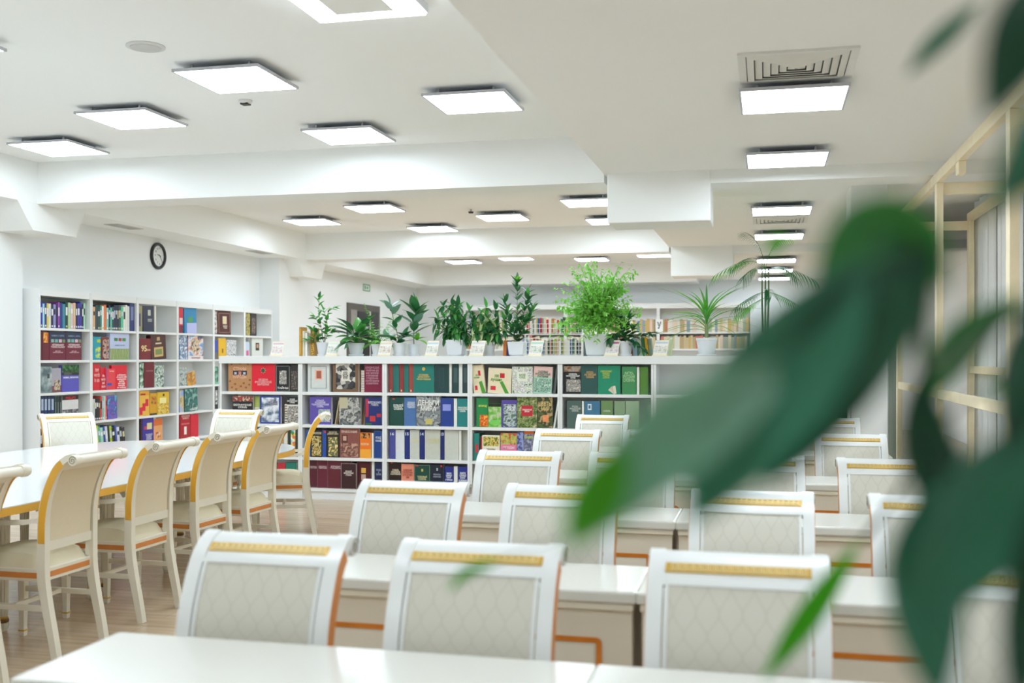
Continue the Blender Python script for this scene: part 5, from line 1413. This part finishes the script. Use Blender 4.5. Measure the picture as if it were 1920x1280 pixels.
for bi, (u0, u1) in enumerate(((870, 1060), (1060, 1234), (1234, 1410))):
    xa, xb = at(u0, Y=YF).x, at(u1, Y=YF).x
    t = thing('far_bookcase', 'tall white bookcase against the far wall, ' + ('left one behind the umbrella plants', 'middle one behind the weeping fig', 'right one behind the arching blades')[bi], 'bookcase', (xa, YF, 0), 0, 'white bookcases on the far wall')
    W_ = xb - xa
    for x0 in (0, W_ - .03): MB().box(x0, x0 + .03, 0, .3, 0, 2.5).build('side_panel', SHELFW, t)
    MB().box(.031, W_ - .031, 0, .3, 2.40, 2.5).build('top_board', SHELFW, t)
    MB().box(.031, W_ - .031, .285, .3, 0, 2.40).build('back_panel', SHELFW, t)
    for z in (1.92, 1.59, 1.26, .93, .6, .27): MB().box(.031, W_ - .031, .004, .284, z - .03, z).build('shelf', SHELFW, t)
    for z in (1.92, 1.59):
        X = xa + .05
        while X < xb - .1:
            w_ = R.uniform(.035, .062); FB.setdefault(R.choice(['#d8ccb0', '#e0dccc', '#c8b890', '#b8a078', '#d8d8d0', '#c87868', '#8a9ab0', '#e8e0c8', '#c8a868', '#a8b0a0', '#e0c8b8']), []).append((X, X + w_, YF + .02, YF + .18, z + .0005, z + R.uniform(.22, .28)))
            X += w_ + .002
fbm = MB(); mi = []
for k, c in enumerate(FB):
    for q in FB[c]: fbm.box(*q); mi += [k] * 6
fo_ = fbm.build('far_books', mat(list(FB)[0], .5, .05))
for c in list(FB)[1:]: fo_.data.materials.append(mat(c, .5, .05))
fo_.data.polygons.foreach_set('material_index', mi)
tag(fo_, 'rows of small pale book spines on the far bookcases behind the plants', 'books', kind='stuff')
p = at(1236, 612, Y=YF - .02)
t = thing('letter_card', 'white index card with a black letter on the far bookcase', 'card', (p.x, YF - .02, 1.921))
MB().box(-.075, .075, 0, .012, 0, .26).build('card', mat('#f2f3f2', .5), t)
lettering('У', -.04, .04, .07, .21, -.002, DARK, t)

# ================================================================ TIMBER FRAME AT THE RIGHT
XA, XB = 1.28, 1.95
t = thing('timber_frame', 'unpainted pine frame standing at the right, clad inside with white film', 'frame', (XA, 0, 0))


def beam(x0, x1, y0, y1, z0, z1, nm_='rail'): return MB().box(x0, x1, y0, y1, z0, z1).build(nm_, WOOD, t, bevel=.003)


beam(0, .05, 4.2, 11.45, 2.79, 2.87, 'top_rail'); beam(XB - XA, XB - XA + .05, 4.2, 11.45, 2.79, 2.87, 'top_rail')
for y in (11.40, 8.85, 6.30, 4.3):
    beam(.0, .05, y - .05, y + .05, 0, 2.788, 'post'); beam(XB - XA, XB - XA + .05, y - .05, y + .05, 0, 2.788, 'post')
    beam(.051, XB - XA - .001, y - .025, y + .025, 2.70, 2.79, 'cross_rail')
for y in (10.9, 7.9, 5.6): beam(.002, .05, y - .06, y + .06, 2.70, 2.788, 'joist_end')
for y0, y1 in ((8.91, 11.34), (6.36, 8.79), (4.36, 6.24)):
    beam(.005, .045, y0, y1, 1.12, 1.19); beam(XB - XA + .005, XB - XA + .045, y0, y1, 1.28, 1.35)
FILM = mat('#f6f8fa', .3, .05, 3)
FILM2 = mat('#eceff0', .35, .08, 3)
for i, (y0, y1) in enumerate(((4.3, 5.2), (5.22, 6.1), (6.12, 7.1), (7.12, 8.2), (8.22, 9.3), (9.32, 10.4), (10.42, 11.4))):
    fb = MB(); n_ = 24; v = []; X = XB - XA + .08
    for k in range(n_ + 1):
        q = k / n_; off = .02 * sin(q * 17 + i) + .012 * sin(q * 41)
        for zz in (0.01, 2.98): v.append((X + off, y0 + (y1 - y0) * q, zz))
    for k in range(n_ + 1):
        q = k / n_; off = .02 * sin(q * 17 + i) + .012 * sin(q * 41) + .004
        for zz in (0.01, 2.98): v.append((X + off, y0 + (y1 - y0) * q, zz))
    N2 = 2 * (n_ + 1); fa = []
    for k in range(n_): fa += [(2 * k, 2 * k + 2, 2 * k + 3, 2 * k + 1), (N2 + 2 * k, N2 + 2 * k + 1, N2 + 2 * k + 3, N2 + 2 * k + 2)]
    fb.add(v, fa).build('film_sheet', FILM if i % 2 else FILM2, t, smooth=True)

# ================================================================ FOREGROUND PLANT (out of focus)
FG = thing('potted_ficus', 'large-leaved ficus hanging blurred across the right side, nearest the camera', 'plant', (.62, .62, 0))
FGD = mat('#0c4a30', .32, .25, 9, trans=.2); FGM = mat('#357a5e', .3, .2, 9, trans=.25); FGL = mat('#4fa81c', .35, .15, 9, trans=.45); FGG = mat('#3f8a4a', .32, .25, 9, trans=.3); FGP = mat('#78a890', .3, .3, 12, trans=.3)  # mid and pale greens lightened to paint in the reflected ceiling lights
FG.rotation_euler = (0, 0, 0)
org = Vector(FG.location)


def fleaf(pts, W_, m_, roll=0, fold=.3, tipw=.0, n_=16):
    "leaf along a spine of (u, v, distance) read points; W_ in metres"
    S = [at(u, v, Z=z) - org for u, v, z in pts]
    P = [Vector(q) for q in cr([tuple(s) for s in S], 8)]
    n_ = len(P) - 1; v = []; fa = []
    view = (Vector((0, 0, CH)) - org - P[n_ // 2]).normalized()
    tot = [0]
    for i in range(n_): tot.append(tot[-1] + (P[i + 1] - P[i]).length)
    for i, p in enumerate(P):
        t_ = tot[i] / tot[-1]
        d = (P[min(i + 1, n_)] - P[max(i - 1, 0)]).normalized()
        x = d.cross(view).normalized(); z = x.cross(d)
        x, z = x * cos(roll) + z * sin(roll), z * cos(roll) - x * sin(roll)
        wv = W_ / 2 * (sin(pi * t_ ** 1.15) ** .75) * (1 - .2 * t_ ** 2) if 0 < i < n_ else .0006
        for q in (-1, -.66, -.33, 0, .33, .66, 1):
            v.append(p + x * wv * q + z * (abs(q) ** 1.5 * wv * fold))
    m = len(v)
    v += [q - view * .0005 for q in v]
    for i in range(n_):
        for k in range(6):
            a = 7 * i + k; fa.append((a, a + 1, a + 8, a + 7)); fa.append((m + a, m + a + 7, m + a + 8, m + a + 1))
    MB().add(v, fa).build('leaf', m_, FG, smooth=True)


def fstem(pts, r, m_=None):
    S = [tuple(at(u, v, Z=z) - org) for u, v, z in pts]
    MB().tube(cr(S, 6), r, 8, r * .6).build('stem', m_ or mat('#35502c', .6, .2), FG, smooth=True)


fleaf([(1490, 680, .44), (1350, 755, .42), (1215, 850, .41), (1058, 1030, .40)], .036, FGP, .3)
fleaf([(1175, 830, .405), (1140, 890, .402), (1100, 960, .40), (1066, 1030, .398)], .022, FGL, .2)  # extra leaf over the pale one's tip, its vivid green painting in backlight
fleaf([(1625, 480, .45), (1530, 620, .44), (1410, 770, .43), (1293, 985, .42)], .050, FGM, .15)
fleaf([(1755, 460, .46), (1665, 560, .45), (1555, 690, .44), (1435, 915, .43)], .046, FGD, .15)
fleaf([(1770, 540, .47), (1700, 450, .46), (1620, 440, .455), (1530, 520, .45)], .034, FGG, .1)
fleaf([(1670, 410, .46), (1620, 520, .455), (1560, 650, .45), (1480, 800, .44)], .036, FGM, .2)
fleaf([(1920, 545, .5), (1860, 590, .5), (1780, 660, .49), (1700, 780, .48)], .024, FGG, .5)
fleaf([(1725, 690, .47), (1735, 820, .46), (1770, 960, .45), (1740, 1010, .45)], .026, FGD, .1)
fleaf([(1800, 830, .47), (1770, 960, .45), (1730, 1090, .44), (1760, 1330, .43)], .036, FGM, .3)
fleaf([(1960, 780, .46), (1880, 900, .45), (1780, 1050, .44), (1700, 1180, .44)], .046, FGM, .35)
fleaf([(2000, 850, .44), (1965, 1000, .43), (1935, 1150, .43), (1900, 1340, .43)], .026, FGD, .2)
fleaf([(1990, 560, .46), (1935, 640, .45), (1905, 760, .44), (1890, 860, .44)], .026, FGD, .4)
fleaf([(1612, 1012, .72), (1560, 1085, .72), (1500, 1170, .72), (1430, 1275, .72)], .021, FGL, .5)
fleaf([(1930, 660, .5), (1915, 710, .5), (1870, 730, .5), (1845, 718, .5)], .008, FGL, .2)
fleaf([(940, 1050, .8), (905, 1060, .8), (870, 1075, .8), (840, 1110, .8)], .010, FGL, .5)
fleaf([(1990, -60, .42), (1930, 20, .41), (1890, 120, .41), (1850, 225, .41)], .028, FGD, .3)
fleaf([(2000, 130, .42), (1950, 230, .42), (1910, 310, .42), (1850, 400, .42)], .024, FGM, .5)
fleaf([(1840, 0, .6), (1790, 45, .6), (1740, 90, .6), (1700, 140, .6)], .015, FGM, .6)
fleaf([(1475, 445, .75), (1462, 452, .75), (1448, 460, .75), (1440, 472, .75)], .012, FGL, .1)
fstem([(1735, 700, .47), (1730, 620, .47), (1740, 520, .465), (1700, 440, .455)], .003)
fstem([(1735, 700, .47), (1830, 640, .49), (1920, 580, .5), (2040, 560, .52)], .0035)
fstem([(1740, 1000, .45), (1750, 850, .46), (1735, 700, .47)], .003)
fstem([(1620, 1010, .72), (1700, 900, .68), (1800, 760, .6), (2000, 640, .55)], .002)
fstem([(940, 1050, .8), (1200, 960, .8), (1500, 900, .75), (1800, 800, .65)], .0006)
fstem([(1900, 330, .42), (1990, 300, .44), (2060, 340, .48)], .003)
# trunk and pot standing on the floor beside the camera
S = lambda u, v, z: tuple(at(u, v, Z=z) - org)
for q in ((2040, 560, .52), (2060, 340, .48), (2000, -60, .42)):
    MB().tube(cr([(0, 0, .35), (.0, 0, .9), tuple(Vector(S(*q)) * .6 + Vector((0, 0, .5))), S(*q)], 6), .007, 8, .003).build('stem', STEM, FG, smooth=True)
MB().lathe([(.11, 0), (.12, .01), (.16, .34), (.17, .35), (.17, .38), (.15, .38), (.15, .34)], 32).build('pot', mat('#d8d4cc', .4), FG, smooth=True)
MB().lathe([(.149, .34), (.12, .355)], 24).build('soil', SOIL, FG)
print('long', [k for k in LABELS if len(k.split()) > 16])
print('dup labels', [k for k, v in LABELS.items() if len(v) > 1][:20], 'objects', len(COL.objects))
